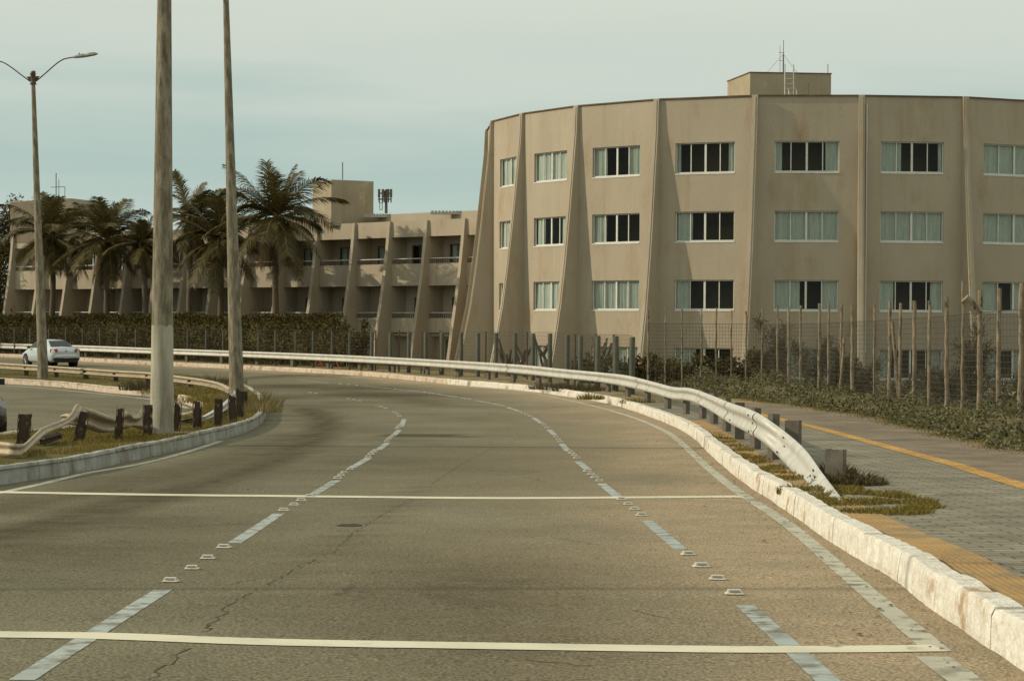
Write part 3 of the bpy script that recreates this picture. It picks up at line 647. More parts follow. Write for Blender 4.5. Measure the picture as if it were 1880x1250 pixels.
# ---------------------------------------------------------------- lamp posts
_q = gp(79, 694, MH); LH = at(60, 152, _q.y).z-_q.z; DZ = LH-12.66
def make_lamp(painted=False):
    r = empty('street_lamp', (0, 0, 0), '', 'street lamp')
    mb = MB(); Hh = LH; n = 10
    mb.tube([V((0, 0, -.3+(Hh+.3)*k/n)) for k in range(n+1)], [.205-.13*k/n for k in range(n+1)], 14)
    if painted:
        mb = MB(); zs__ = [-.3, .4, 1.0, 1.5, 1.7, 1.78, 1.8, 3, 5, 7, 9, 10, Hh]; mb.tube([V((0, 0, z)) for z in zs__], [.205-.13*(z+.3)/(Hh+.3) for z in zs__], 14)
        mb.m = [1 if i < 5*14+7 and (i//14 < 5 or i % 2) else 0 for i in range(len(mb.f))]
    mb.build('pole', [M['concrete'], M['pole_paint']], r, True)
    mb = MB(); mb.tube([V((0, 0, (12.6+DZ))), V((0, 0, (12.62+DZ))), V((0, 0, (12.66+DZ))), V((0, 0, (12.98+DZ))), V((0, 0, (13.02+DZ))), V((0, 0, (13.03+DZ)))], [.12, .13, .10, .10, .125, .06], 12)
    mb.tube([V((-.05, 0, (13.03+DZ))), V((.03, 0, (13.07+DZ))), V((.08, 0, (13.05+DZ)))], .06, 6)
    for s in (-1, 1):
        mb.prism([V((s*.09, -.02, (12.68+DZ))), V((s*.25, -.02, (12.9+DZ))), V((s*.09, -.02, (12.9+DZ)))], (0, .04, 0))
    mb.build('collar', M['dark_metal'], r, True)
    for s in (-1, 1):
        path = smooth([V((s*.12, 0, (12.72+DZ))), V((s*.5, 0, (13.02+DZ))), V((s*.85, 0, (13.3+DZ))), V((s*1.12, 0, (13.47+DZ))), V((s*1.35, 0, (13.53+DZ))), V((s*1.65, 0, (13.56+DZ)))], 4)
        mb = MB(); mb.tube(path, .024, 6); arm = mb.build('arm', M['dark_metal'], r, True)
        mb = MB(); rows = []
        for x, hw, zt, zb in ((1.55, .04, .03, -.03), (1.65, .07, .05, -.045), (1.9, .10, .085, -.05), (2.05, .10, .06, -.045), (2.2, .12, .095, -.03), (2.36, .11, .09, -.02), (2.48, .04, .05, .01)):
            z0 = (13.56+DZ)+(x-1.6)*.07; rows.append([V((s*x, -hw, z0)), V((s*x, -hw*.6, z0+zt)), V((s*x, hw*.6, z0+zt)), V((s*x, hw, z0)), V((s*x, hw*.7, z0+zb)), V((s*x, -hw*.7, z0+zb))])
        mb.grid(rows, True, False); mb.face(rows[0]); mb.face(rows[-1]); mb.tube([V((s*1.78, 0, (13.62+DZ))), V((s*1.78, 0, (13.71+DZ)))], .028, 6)
        mb.build('luminaire', mat('luminaire_grey', (.25, .25, .21), (.2, .2, .17), rough=.6), arm, True)
    return r
lamp = make_lamp(True); lamp2 = make_lamp()
lp = [((297, 795), 0, 0.0, 1.0, 'thick concrete street lamp pole standing in the near grass of the median'), ((433, 718), 1.9, .1, 1.0, 'slender leaning concrete lamp pole at the end of the median rail'), ((79, 694), 2.25, -.06, .0, 'concrete street lamp with two curved arms, in front of the silver car')]
for i, (px, lean, yaw, f, lab) in enumerate(lp):
    o = (lamp, lamp2)[i] if i < 2 else copy_tree(lamp2); q = gp(*px, MH); 
    if i == 1: q = V((at(435, 722, 55.5).x, 55.5, gz(55.5)+MH-.05))
    o.location = q; o.rotation_euler = (0, -R(lean), yaw); o['label'] = lab; o['category'] = 'street lamp'; o['group'] = 'street lamps along the median'
# overhead cables above the picture (their shadows cross the road)
for k, (yy, zz, x1) in enumerate(((11.9, 8.0, 0), (33.4, 9.0, 0), (36.6, 9.0, 0))):
    mb = MB(); mb.tube(smooth([V((-42, yy-3, zz+1)), V((-18, yy-.2, zz)), V((2, yy+.6, zz+.3)), V((30, yy+1, zz+2))], 8), .05 if k == 0 else .035, 5)
    tag(mb.build('overhead_cable', M['black_plastic']), ('nearest' if k == 0 else 'middle' if k == 1 else 'farthest')+' black overhead cable strung across the road above the picture', 'cable', 'overhead cables')

# ---------------------------------------------------------------- curved hotel block
def plane_u(A, B_, px, py):                       # where a pixel's ray meets the wall A-B, as a fraction
    r = ray(px, py); d = (B_-A); den = d.x*r.y-d.y*r.x
    t = (A.x*(-r.y)+A.y*r.x)/(-den)*-1
    # solve A + u d = s r (plan view)
    u = (A.y*r.x-A.x*r.y)/(d.x*r.y-d.y*r.x); s = (A.x+u*d.x)/r.x if abs(r.x) > 1e-6 else (A.y+u*d.y)/r.y
    return u, s*r.z+CAMH
ZT = CAMH+10.03
PV = []
for x, yy in ((905, 224), (960, 210), (1060, 196), (1207, 184), (1387, 177), (1582, 177), (1772, 180)):
    r = ray(x, yy); t = 10.03/r.z; PV.append(V((r.x*t, r.y*t, 0)))
PV += [V((24.3, 90.6, 0)), V((28.4, 93.4, 0)), V((31.8, 97.3, 0)), V((33.8, 102, 0))]
PV = [PV[0]+V((-.3, 4.4, 0))] + PV              # one more bay round the left corner
hb = empty('hotel_building', (12, 100, gz(95)), 'curved beige four storey building with tapered concrete fins on the right', 'building')
ZB = gz(90)-.6
def wall(mb, A, B_, z0, z1, holes, depth, nin):
    d = B_-A; us = sorted(set([0, 1]+[h for q in holes for h in q[:2]])); zs = sorted(set([z0, z1]+[h for q in holes for h in q[2:]]))
    P = lambda u, z, k=0: V((A.x+d.x*u, A.y+d.y*u, z))+nin*k
    for i in range(len(us)-1):
        for j in range(len(zs)-1):
            uc = (us[i]+us[i+1])/2; zc = (zs[j]+zs[j+1])/2
            if any(q[0] < uc < q[1] and q[2] < zc < q[3] for q in holes): continue
            mb.face([P(us[i], zs[j]), P(us[i+1], zs[j]), P(us[i+1], zs[j+1]), P(us[i], zs[j+1])])
    for a, b, c, e in holes:
        mb.face([P(a, c), P(a, e), P(a, e, depth), P(a, c, depth)]); mb.face([P(b, c), P(b, c, depth), P(b, e, depth), P(b, e)])
        mb.face([P(a, c), P(a, c, depth), P(b, c, depth), P(b, c)]); mb.face([P(a, e), P(b, e), P(b, e, depth), P(a, e, depth)])
def bar(mb, a, b, wv, t):                         # thin board from a to b, width vector wv, thickness vector t
    mb.prism([a-wv/2, b-wv/2, b+wv/2, a+wv/2], t)
rowz = [(8.10, 6.76), (5.09, 3.78), (2.11, .79), (-.85, -2.15)]
winx = [None, (918, 953), (981, 1041), (1088, 1175), (1240, 1349), (1422, 1541), (1617, 1733), (1806, 1922), None, None, None]
full = [(0, 1)]
CUR = {1: [full, [(0, .45)], full, full], 2: [full, [(0, .27), (.76, 1)], full, [(0, 1)]], 3: [[(0, .25), (.74, 1)], [(0, .26), (.95, 1)], full, full],
       4: [[(0, .07), (.88, 1)], [(0, .28)], [(0, .23)], [(0, .35)]], 5: [[(0, .12), (.79, 1)], full, [(0, .41), (.74, 1)], full], 6: [[(0, .34), (.92, 1)], full, [(0, .23), (.82, 1)], [(0, .2), (.8, 1)]],
       7: [full, full, [(0, .26), (.48, .7)], [(.1, .3), (.5, .7)]]}
wallmb = MB()
def curtain(mb, A, d, n, a, b, z0, z1, seed):
    L = (b-a)*d.length; k = max(6, int(L/.035)); rows = [[], []]
    for i in range(k+1):
        u = a+(b-a)*i/k; w_ = .03*sin(i*1.3+seed)+.02*sin(i*.47+seed*2); tie = 0
        for j, z in ((0, z1), (1, z0)): rows[j].append(V((A.x+d.x*u, A.y+d.y*u, z))+n*(.20+w_*(.6 if j == 0 else 1.1)))
    mb.grid(rows)
for k in range(len(PV)-1):
    A, B_ = PV[k], PV[k+1]; d = B_-A; nin = V((-d.y, d.x, 0)).normalized(); holes = []
    if nin.y < 0: pass
    if winx[k]:
        u0 = plane_u(A, B_, winx[k][0], 300)[0]; u1 = plane_u(A, B_, winx[k][1], 300)[0]
    elif k == 0: u0, u1 = .3, .8
    else: u0, u1 = .22, .8
    for r_ in range(4):
        z1, z0 = CAMH+rowz[r_][0], CAMH+rowz[r_][1]; holes.append((u0, u1, z0, z1))
        if k > 8: continue
        P = lambda u, z, q=0: V((A.x+d.x*(u0+(u1-u0)*u), A.y+d.y*(u0+(u1-u0)*u), z))+nin*q
        wd = (P(1, 0)-P(0, 0)); tv = nin*.05; f = MB(); t_ = .05; un = wd.normalized(); W = wd.length
        for a, b, c_, e in ((0, W, z0+.0, z0+t_+.015), (0, W, z1-t_, z1-.001), (0, t_, z0+t_+.015, z1-t_), (W-t_, W, z0+t_+.015, z1-t_), (W*.5-.045, W*.5+.045, z0+t_+.015, z1-t_), (W*.255-.02, W*.255+.02, z0+t_+.015, z1-t_), (W*.745-.02, W*.745+.02, z0+t_+.015, z1-t_)):
            o_ = V((A.x+d.x*u0, A.y+d.y*u0, 0))+nin*.09
            f.prism([o_+un*a+V((0, 0, c_)), o_+un*b+V((0, 0, c_)), o_+un*b+V((0, 0, e)), o_+un*a+V((0, 0, e))], tv)
        o_ = V((A.x+d.x*u0, A.y+d.y*u0, 0))   # thin pale sill proud of the wall
        f.prism([o_-nin*.02+V((0, 0, z0-.05)), o_+un*W-nin*.02+V((0, 0, z0-.05)), o_+un*W-nin*.02+V((0, 0, z0-.004)), o_-nin*.02+V((0, 0, z0-.004))], nin*.018)
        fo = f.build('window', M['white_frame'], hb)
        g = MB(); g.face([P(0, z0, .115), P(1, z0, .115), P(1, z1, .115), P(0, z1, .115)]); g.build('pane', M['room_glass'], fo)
        c = MB()
        for a, b in CUR.get(k, {}).__getitem__(r_) if k in CUR else full:
            curtain(c, V((A.x+d.x*u0, A.y+d.y*u0, 0)), wd, nin, a, b, z0, z1, k*3+r_)
        if c.v: c.build('curtain', M['curtain'], fo)
    wall(wallmb, A, B_, ZB, ZT, holes, .16, nin)
back = [PV[-1], V((26, 124, 0)), V((4, 122, 0)), PV[0]]
for a, b in zip(back, back[1:]): wallmb.face([V((a.x, a.y, ZB)), V((b.x, b.y, ZB)), V((b.x, b.y, ZT)), V((a.x, a.y, ZT))])
wallmb.build('wall', M['stucco'], hb)
mb = MB(); poly = PV+back[1:-1]; mb.face([V((p.x, p.y, ZT-.35)) for p in poly]); mb.build('roof', M['concrete'], hb)
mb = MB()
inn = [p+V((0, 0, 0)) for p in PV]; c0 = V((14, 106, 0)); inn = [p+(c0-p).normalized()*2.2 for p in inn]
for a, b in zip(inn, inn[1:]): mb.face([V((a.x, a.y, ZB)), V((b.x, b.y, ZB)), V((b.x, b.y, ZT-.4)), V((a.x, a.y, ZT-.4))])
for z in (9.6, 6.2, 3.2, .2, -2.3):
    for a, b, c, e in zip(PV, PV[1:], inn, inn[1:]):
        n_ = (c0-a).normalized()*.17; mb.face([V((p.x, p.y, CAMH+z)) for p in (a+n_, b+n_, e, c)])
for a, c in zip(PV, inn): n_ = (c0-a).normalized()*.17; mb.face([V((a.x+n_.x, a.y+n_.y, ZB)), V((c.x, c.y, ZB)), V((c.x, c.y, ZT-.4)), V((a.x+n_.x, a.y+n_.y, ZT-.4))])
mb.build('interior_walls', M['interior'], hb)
# fins
FP = [(10.0, .12), (8.8, .17), (7.5, .30), (5, .55), (3, .78), (1, 1.06), (-1, 1.45), (-2.6, 1.8), (-3.6, 2.0)]
bias = {5: 9, 6: 7, 7: 3, 8: 0}
pts_n = []
for k in range(len(PV)):
    a = PV[max(k-1, 0)]; b = PV[min(k+1, len(PV)-1)]; d = b-a; n = V((d.y, -d.x, 0)).normalized()
    if k in bias: n = Matrix.Rotation(-R(bias[k]), 3, 'Z') @ n
    s = V((-n.y, n.x, 0)); th = .26; mb = MB()
    prof = [PV[k]-n*.05+V((0, 0, CAMH+10.03)), PV[k]-n*.05+V((0, 0, ZB))]+[PV[k]+n*p+V((0, 0, CAMH+z if z < 9.9 else ZT+.05)) for z, p in FP[::-1]]
    prof[0] = PV[k]-n*.05+V((0, 0, ZT+.05))
    mb.prism([p-s*th/2 for p in prof], s*th)
    # shallow rib along the outer edge
    e = [PV[k]+n*(p+.03)+V((0, 0, CAMH+z)) for z, p in FP]; e2 = [PV[k]+n*(p-.02)+V((0, 0, CAMH+z)) for z, p in FP]
    mb.grid([[q-s*.05 for q in e], [q+s*.05 for q in e]], smooth=False); mb.grid([[q-s*.05 for q in e2], [q-s*.05 for q in e]], smooth=False); mb.grid([[q+s*.05 for q in e], [q+s*.05 for q in e2]], smooth=False)
    mb.build('fin', M['stucco'] if k in (0, 1, 3) else M['stucco'], hb)
# coping, segment by segment
mb = MB()
for k in range(len(PV)-1):
    A, B_ = PV[k], PV[k+1]; d = (B_-A).normalized(); n = V((d.y, -d.x, 0)); a = A+d*.14; b = B_-d*.14
    mb.prism([a+n*.06+V((0, 0, ZT+.003)), b+n*.06+V((0, 0, ZT+.003)), b+n*.06+V((0, 0, ZT+.06)), a+n*.06+V((0, 0, ZT+.06))], -n*.3)
mb.build('coping', M['coping'], hb)
# rainwater pipe
q = PV[6].lerp(PV[7], .05); mb = MB(); mb.tube([q+V((0, -.06, ZT-.3)), q+V((0, -.06, CAMH-1))], .03, 6); mb.build('downpipe', M['white_frame'], hb)
# roof room
A = V(at(1376, 300, 100)); B_ = V(at(1334.6, 300, 103.7)); C_ = V(at(1524.6, 300, 100.3)); D_ = C_+B_-A
zt = CAMH+12.46; mb = MB(); mb.slab([A, C_, D_, B_], ZT-.5, zt); mb.build('roof_room', M['stucco_worn'], hb)
mb = MB(); mb.slab([p+(p-(A+D_)/2).normalized()*.05 for p in (A, C_, D_, B_)], zt+.003, zt+.05); mb.build('coping', M['coping'], hb)
mb = MB(); b0 = at(1438, 150, 101.5); zp = lambda py: at(1438, py, 101.5).z
mb.tube([V((b0.x, b0.y, zt)), V((b0.x, b0.y, zp(100)))], .035, 5); mb.tube([V((b0.x, b0.y, zp(100))), V((b0.x, b0.y, zp(74)))], .015, 4)
mb.tube([at(1406, 136, 101.5), at(1438, 100, 101.5)], .008, 3); mb.tube([at(1465, 136, 101.5), at(1438, 100, 101.5)], .008, 3)
mb.tube([at(1432, 84, 101.5), at(1432, 134, 101.5)], .012, 3); mb.tube([at(1430, 97, 101.5), at(1440, 97, 101.5)], .012, 3); mb.tube([at(1430, 112, 101.5), at(1440, 112, 101.5)], .012, 3)
tag(mb.build('roof_antenna', M['post_steel']), 'tall thin antenna mast with guy wires on the curved building roof room', 'antenna')
mb = MB()
for x in (1441, 1457): mb.tube([at(x, 178, 99.3), at(x, 118, 99.3)], .03, 5)
for y in (172, 163, 154, 145, 137): mb.tube([at(1441, y, 99.3), at(1457, y, 99.3)], .022, 4)
for x in (1449, 1463): mb.tube(smooth([at(x, 178, 98.9), at(x-1, 166, 98.9), at(x-4, 163, 98.9)], 3), .03, 5)
tag(mb.build('roof_ladder', M['zinc']), 'pale steel ladder climbing the roof room of the curved building', 'ladder')
for x, y0, y1, z_ in ((1520, 138, 118, 100.8), (1484, 178, 153, 99.2)):
    mb = MB(); mb.tube([at(x, y0, z_), at(x, y1, z_)], .018, 4); tag(mb.build('lightning_rod', M['post_steel']), 'short thin rod on the right corner of the roof room' if x == 1520 else 'short thin rod in front of the roof room', 'rod')

# ---------------------------------------------------------------- balcony wing
FX = [25, 78, 130, 183, 238, 291, 344, 398, 456, 518, 583, 651, 715.5, 783.6, 853, 925]
zw = [(25, 136), (130, 132.5), (246, 128.5), (344, 126), (456, 122.4), (583, 119), (651, 117), (715, 114.9), (783, 113), (853, 111), (925, 109)]
FV = [V((at(x, 600, lerp(zw, x)).x, lerp(zw, x), 0)) for x in FX]
wg = empty('hotel_wing', (-18, 122, gz(122)), 'long beige balcony wing with slanted fins behind the palms on the left', 'building')
zc = lambda z: CAMH+z
RD = 1.15
body = MB(); doors = []
WP = [(5.85, .14), (4.6, .25), (3, .45), (1.2, .75), (-.2, 1.02), (-2.2, 1.35)]
gzw = gz(118)-.3
for k in range(len(FV)-1):
    A, B_ = FV[k], FV[k+1]; d = (B_-A); u = d.normalized(); nin = V((-d.y, d.x, 0)).normalized(); 
    if nin.y < 0: nin = -nin
    def slabf(mb, z0, z1, q0, q1, a=0, b=1):
        p = [A+d*a+nin*q0, A+d*b+nin*q0, A+d*b+nin*q1, A+d*a+nin*q1]; mb.slab(p, zc(z0), zc(z1))
    m_ = MB(); slabf(m_, 4.95, 5.85, 0, .25); m_.build('fascia', M['stucco'], wg)
    for z0, z1 in ((2.24, 3.46), (-.35, .45)):
        m_ = MB(); slabf(m_, z0, z1, 0, .15, .0, 1); m_.build('balcony', M['stucco'], wg)
    slabf(body, 2.26, 2.45, .152, RD, 0, 1); slabf(body, -.55, -.4, .152, RD, 0, 1); slabf(body, 5.0, 5.5, .252, RD, 0, 1)
    # back wall with two door openings
    hl = [(.20, .60, zc(2.45), zc(4.55)), (.27, .64, zc(-.4), zc(1.62))]
    Ab, Bb = A+nin*RD, B_+nin*RD; wall(body, Ab, Bb, gzw, zc(5.6), hl, .12, nin)
    rn = random.Random(k)
    for (a, b, z0, z1) in hl:
        f = MB(); o_ = Ab+d*a+nin*.05; W = d.length*(b-a)
        for p0, p1, c_, e in ((0, .05, z0, z1), (W-.05, W, z0, z1), (W*.5-.03, W*.5+.03, z0, z1-.05), (.05, W-.05, z1-.05, z1)):
            f.prism([o_+u*p0+V((0, 0, c_)), o_+u*p1+V((0, 0, c_)), o_+u*p1+V((0, 0, e)), o_+u*p0+V((0, 0, e))], nin*.04)
        fo = f.build('balcony_door', M['white_frame'] if rn.random() < .2 else M['post_steel'], wg)
        g = MB(); q = Ab+d*a+nin*.07; q2 = Ab+d*b+nin*.07; g.face([V((q.x, q.y, z0)), V((q2.x, q2.y, z0)), V((q2.x, q2.y, z1)), V((q.x, q.y, z1))]); g.build('pane', M['room_glass'], fo)
        c = MB(); a0, b0_ = (0, 1) if k != 12 else (.5, 1)
        curtain(c, Ab+d*a-nin*.0, d*(b-a), nin, a0, b0_, z0, z1, k)
        c.build('curtain', M['curtain'], fo)
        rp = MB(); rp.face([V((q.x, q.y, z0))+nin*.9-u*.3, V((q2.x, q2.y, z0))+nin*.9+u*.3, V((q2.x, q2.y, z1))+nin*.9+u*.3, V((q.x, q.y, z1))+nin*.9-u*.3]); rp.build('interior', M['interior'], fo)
    for zr_, zp_ in ((3.74, 3.46), (.74, .45)):
        r_ = MB(); p0 = A+d*.06+nin*.06; p1 = B_-d*.04+nin*.06
        r_.tube([V((p0.x, p0.y, zc(zr_))), V((p1.x, p1.y, zc(zr_)))], .035, 6); ro = r_.build('handrail', M['zinc'], wg)
        b_ = MB(); nb = 16
        for i in range(nb+1):
            p = p0.lerp(p1, i/nb); b_.tube([V((p.x, p.y, zc(zp_+.002))), V((p.x, p.y, zc(zr_-.02)))], .014, 4, False)
        b_.build('balusters', M['dark_metal'], ro)
    # basement recess
    m_ = MB(); slabf(m_, -3.2, -.36, .6, .8); m_.build('basement_wall', M['stucco_worn'], wg)
    if k in (11, 13, 14):
        f = MB(); a, b = .3, .8; o_ = A+nin*.585; f.prism([V((o_.x, o_.y, zc(-2.1)))+d*a, V((o_.x, o_.y, zc(-2.1)))+d*b, V((o_.x, o_.y, zc(-.75)))+d*b, V((o_.x, o_.y, zc(-.75)))+d*a], nin*.03); f.build('basement_door', M['dark_metal'], wg)
for k, p in enumerate(FV):
    a = FV[max(k-1, 0)]; b = FV[min(k+1, len(FV)-1)]; d = b-a; n = V((d.y, -d.x, 0)).normalized(); s = V((-n.y, n.x, 0)); th = .22; mb = MB()
    prof = [p-n*(RD-.01)+V((0, 0, zc(4.94))), p-n*(RD-.01)+V((0, 0, gzw))]+[p+n*q+V((0, 0, zc(z))) for z, q in WP[::-1]]+[p-n*.02+V((0, 0, zc(5.85))), p-n*.02+V((0, 0, zc(4.94)))]
    mb.prism([x-s*th/2 for x in prof], s*th); mb.build('fin', M['stucco'], wg)
body.build('wall', M['stucco'], wg)
# roof, set back parapet
mb = MB()
nn = V((.6, .8, 0))
bk = [p+nn*14 for p in FV]
mb.face([V((p.x, p.y, zc(5.8))) for p in [q+nn*.26 for q in FV]+bk[::-1]]); mb.build('roof', M['concrete'], wg)
mb = MB()
for a, b in zip(FV[7:], FV[8:]):
    mb.prism([V((p.x, p.y, zc(5.81))) for p in (a+nn*2.2, b+nn*2.2, b+nn*2.4, a+nn*2.4)], (0, 0, .62))
mb.build('parapet', M['stucco'], wg); mb = MB()
for a, b in zip(bk, bk[1:]): mb.prism([V((p.x, p.y, gzw)) for p in (a, b, b+nn*.2, a+nn*.2)], (0, 0, zc(5.9)-gzw))
mb.build('back_wall', M['stucco'], wg)
A = at(608, 400, 118); A = V((A.x, A.y, 0)); B_ = A+V((-1.3, 2.4, 0)); C_ = A+V((1.9, 1.0, 0))*1.235; D_ = B_+C_-A
mb = MB(); mb.slab([A, C_, D_, B_], zc(5.7), zc(8.4)); mb.build('roof_tower', M['stucco_worn'], wg)
A = FV[2].copy(); B_ = FV[0]-V((.3, -.3, 0)); C_ = A+V((2.05, 4.2, 0)); D_ = C_+(B_-A)
A2 = A-nn*.05; B2 = B_-nn*.05
mb = MB(); zq = [zc(5.3), zc(8.1)]
# block with a chamfered right shoulder
f0 = [V((B2.x, B2.y, zq[0])), V((A2.x, A2.y, zq[0])), V((A2.x, A2.y, zq[1])), V((B2.x, B2.y, zq[1]-.05))]
mb.face(f0)
sh = [V((A2.x, A2.y, zq[0])), V((C_.x, C_.y, zq[0])), V((C_.x, C_.y, zq[1]-1.1)), V((A2.lerp(C_, .86).x, A2.lerp(C_, .86).y, zq[1]-.45)), V((A2.lerp(C_, .74).x, A2.lerp(C_, .74).y, zq[1]-.05)), V((A2.x, A2.y, zq[1]))]
mb.prism(sh, V((B2.x-A2.x, B2.y-A2.y, 0))*.999); mb.build('end_block', M['stucco'], wg)
# low pale unit roofs on the parapet
for k, (x, y, z_, w_) in enumerate(((560, 400, 120, 1.6), (693, 394, 118.5, .8), (820, 388.5, 114.5, .9), (617, 409, 118, .35))):
    p = at(x, y, z_); mb = MB()
    for i in range(9): mb.box((p.x+(i-4)*w_*.22, p.y, p.z), (w_*.13, .5, .07))
    mb.box((p.x, p.y+.05, p.z-.1), (w_*2, .5, .12)); mb.build('roof_vent', M['zinc'], wg)
def mast(x, y0, y1, z_, lab, r=.03, arms=()):
    mb = MB(); mb.tube([at(x, y0, z_), at(x, y1, z_)], r, 4)
    for (xa, ya, xb, yb) in arms: mb.tube([at(xa, ya, z_), at(xb, yb, z_)], .022, 3)
    tag(mb.build('roof_antenna', M['post_steel']), lab, 'antenna')
mast(629, 330, 298, 119, 'single thin mast on the square roof tower of the wing')
mast(103, 364, 318, 133, 'thin antenna with crossbar on the left end block of the wing', .03, ((93, 344, 119, 343), (119, 343, 119, 362), (108, 330, 108, 362), (103, 352, 103, 330)))
# cell antenna cluster
mb = MB(); z_ = 150; 
for dx in (-1.5, 1.5): mb.tube([at(709+dx, 392, z_), at(709+dx*.6, 348, z_)], .05, 4)
for i in range(9): y = 392-i*5; mb.tube([at(707.3, y, z_), at(710.7, y-5, z_)], .03, 3)
for y in (355, 366): mb.tube([at(694, y, z_), at(718, y, z_)], .05, 4)
for x in (696, 703, 706, 713, 718): mb.tube([at(x, 372, z_), at(x, 350, z_)], .045, 4)
for x in (696, 703, 713, 718): mb.box(at(x, 355, z_), (.17, .15, .6))
for x in (697, 702): mb.tube([at(x, 385, z_), at(x, 360, z_)], .03, 3)
mb.tube([at(697, 385, z_), at(702, 385, z_)], .03, 3); mb.tube([at(697, 373, z_), at(702, 373, z_)], .03, 3)
tag(mb.build('cell_antenna', M['post_steel']), 'lattice phone antenna cluster beyond the wing roof, right of the square tower', 'antenna')

# ---------------------------------------------------------------- fences
def meshfence(path, hs, z0s, mb, hstep=.15, vstep=.15, r=.004):
    L = [0]
    for a, b in zip(path, path[1:]): L.append(L[-1]+(b-a).length)
    H = max(hs)
    n = int(H/hstep)
    for k in range(n+1):
        mb.tube([V((p.x, p.y, z+h*k/n)) for p, h, z in zip(path, hs, z0s)], r if k < n else r*1.6, 3, False)
    s = 0; tot = L[-1]; j = 0
    while s < tot:
        while j < len(L)-2 and L[j+1] < s: j += 1
        q = (s-L[j])/(L[j+1]-L[j]); p = path[j].lerp(path[j+1], q); z = z0s[j]+(z0s[j+1]-z0s[j])*q; h = hs[j]+(hs[j+1]-hs[j])*q
        mb.tube([V((p.x, p.y, z)), V((p.x, p.y, z+h))], r, 3, False); s += vstep
GF = [(-60, 602), (-5, 602), (27, 602), (56, 602.5), (90, 603), (121, 603), (152, 603.5), (184, 604), (216, 604), (250, 604.5), (281, 605), (312, 605), (345, 605), (379, 605.5), (410, 606), (442, 606.5), (475, 607), (506, 607.5), (543, 608), (575, 608), (610, 608.5), (642, 609), (683, 609), (717, 609.5), (751, 610), (782, 610), (812, 609.5), (847, 610.5), (878, 611.5), (911, 611), (946, 612), (979, 612), (1010, 612), (1042, 615), (1066, 616), (1098, 616.5), (1131, 617), (1161, 618.5)]
zf = [(-60, 130), (27, 127), (152, 122), (345, 114), (410, 111), (543, 105), (683, 97), (812, 90), (946, 83), (1066, 73), (1161, 63)]
fe = empty('wire_fence', (at(946, 600, 83).x, 83, gz(83)), 'low wire mesh fence on round green posts behind the far guard rail', 'fence')
path = []; hs = []; zs_ = []
for x, y in GF:
    z_ = hermite(zf, x); t = at(x, y, z_); mb = MB(); rad = .09 if 680 < x < 1165 else .062
    b = gz(z_)+.1; mb.tube([V((t.x, t.y, b-.2)), V((t.x, t.y, t.z-.02)), V((t.x, t.y, t.z))], [rad, rad*.97, rad*.8], 10); mb.build('post', M['green_post'], fe)
    path.append(V((t.x, t.y-.12, 0))); hs.append(t.z-b+.05); zs_.append(b)
mb = MB(); meshfence(path, hs, zs_, mb, .15, .15, .0035); mb.build('wire_mesh', M['wire'], fe)
for x in (690, 733, 774, 808, 892, 968, 1056, 1094, 1127):
    z_ = hermite(zf, x)+.9; t = at(x, lerp(GF, x)-3, z_); mb = MB(); mb.tube([V((t.x, t.y, gz(z_))), t], .04, 5); mb.build('thin_post', M['dark_metal'], fe)

WS = [(1190, 570, 1.0, 0), (1222, 563, .7, 0), (1252, 567, .9, 1), (1288, 568, .8, 0), (1315, 565, .9, 0), (1343, 569, .8, 0), (1370, 571, .9, 0), (1400, 567, 1, 0), (1428, 561, .9, 0), (1448, 563, 1.2, 1), (1470, 561, 1, 0), (1505, 557, 1.3, 0), (1522, 557, 1, 0), (1545, 558, 1, 0), (1565, 558, 1.2, 0), (1606, 559, 1, 0), (1634, 552, 1.3, 0), (1653, 556, 1.1, 0), (1679, 552, 1.3, 0), (1707, 552, 1.1, 0), (1738, 545, 1.4, 2), (1768, 516, .9, 0), (1799, 533, 1.5, 0), (1834, 529, 1.3, 1), (1876, 520, 1.5, -1), (1915, 515, 1.3, 0)]
zs2 = [(1190, 66), (1252, 68), (1315, 68), (1400, 66), (1448, 62), (1505, 58), (1565, 54.5), (1634, 50.5), (1679, 48), (1738, 44.5), (1799, 41.5), (1834, 40), (1876, 38), (1915, 36.5)]
sf = empty('stake_fence', (at(1600, 700, 52).x, 52, gz(52)), 'tall fence of rough wooden stakes and wire mesh above the creepers on the right', 'fence')
path = []; hs = []; zs_ = []
for i, (x, y, wd, ln) in enumerate(WS):
    z_ = hermite(zs2, x); t = at(x, y, z_); b = at(x+ln*2, y+120, z_); rn = random.Random(i); r = .035*wd
    bz = gz(z_)-.1; n = 12; pth = []; rr = []
    for k in range(n+1):
        q = k/n; pth.append(V((t.x+(b.x-t.x)*.5*(1-q)+rn.uniform(-.012, .012), t.y, bz+(t.z-bz)*q))); rr.append(r*(1.08-.14*q)*rn.uniform(.9, 1.1))
    mb = MB(); mb.tube(pth, rr, 8, smooth=False); mb.build('stake', M['wood'], sf)
    tp = at(x, lerp([(1190, 594), (1400, 595), (1500, 594), (1640, 587), (1740, 580), (1800, 573), (1880, 568), (1930, 563)], x), z_-.07)
    path.append(V((tp.x, tp.y, 0))); hs.append(tp.z-gz(z_)-.1); zs_.append(gz(z_)+.1)
mb = MB(); meshfence(path, hs, zs_, mb, .12, .12, .005); mb.build('wire_mesh', M['wire'], sf)
for (x0, y0, x1, y1, z_, r) in ((1638, 590, 1650, 735, 50, .045), (1771, 548, 1797, 574, 41.3, .11), (1550, 620, 1541, 720, 55, .035)):
    mb = MB(); mb.tube([at(x0, y0, z_), at((x0+x1)/2+1, (y0+y1)/2, z_), at(x1, y1, z_)], [r, r*.95, r], 8); mb.build('brace', M['wood'], sf)
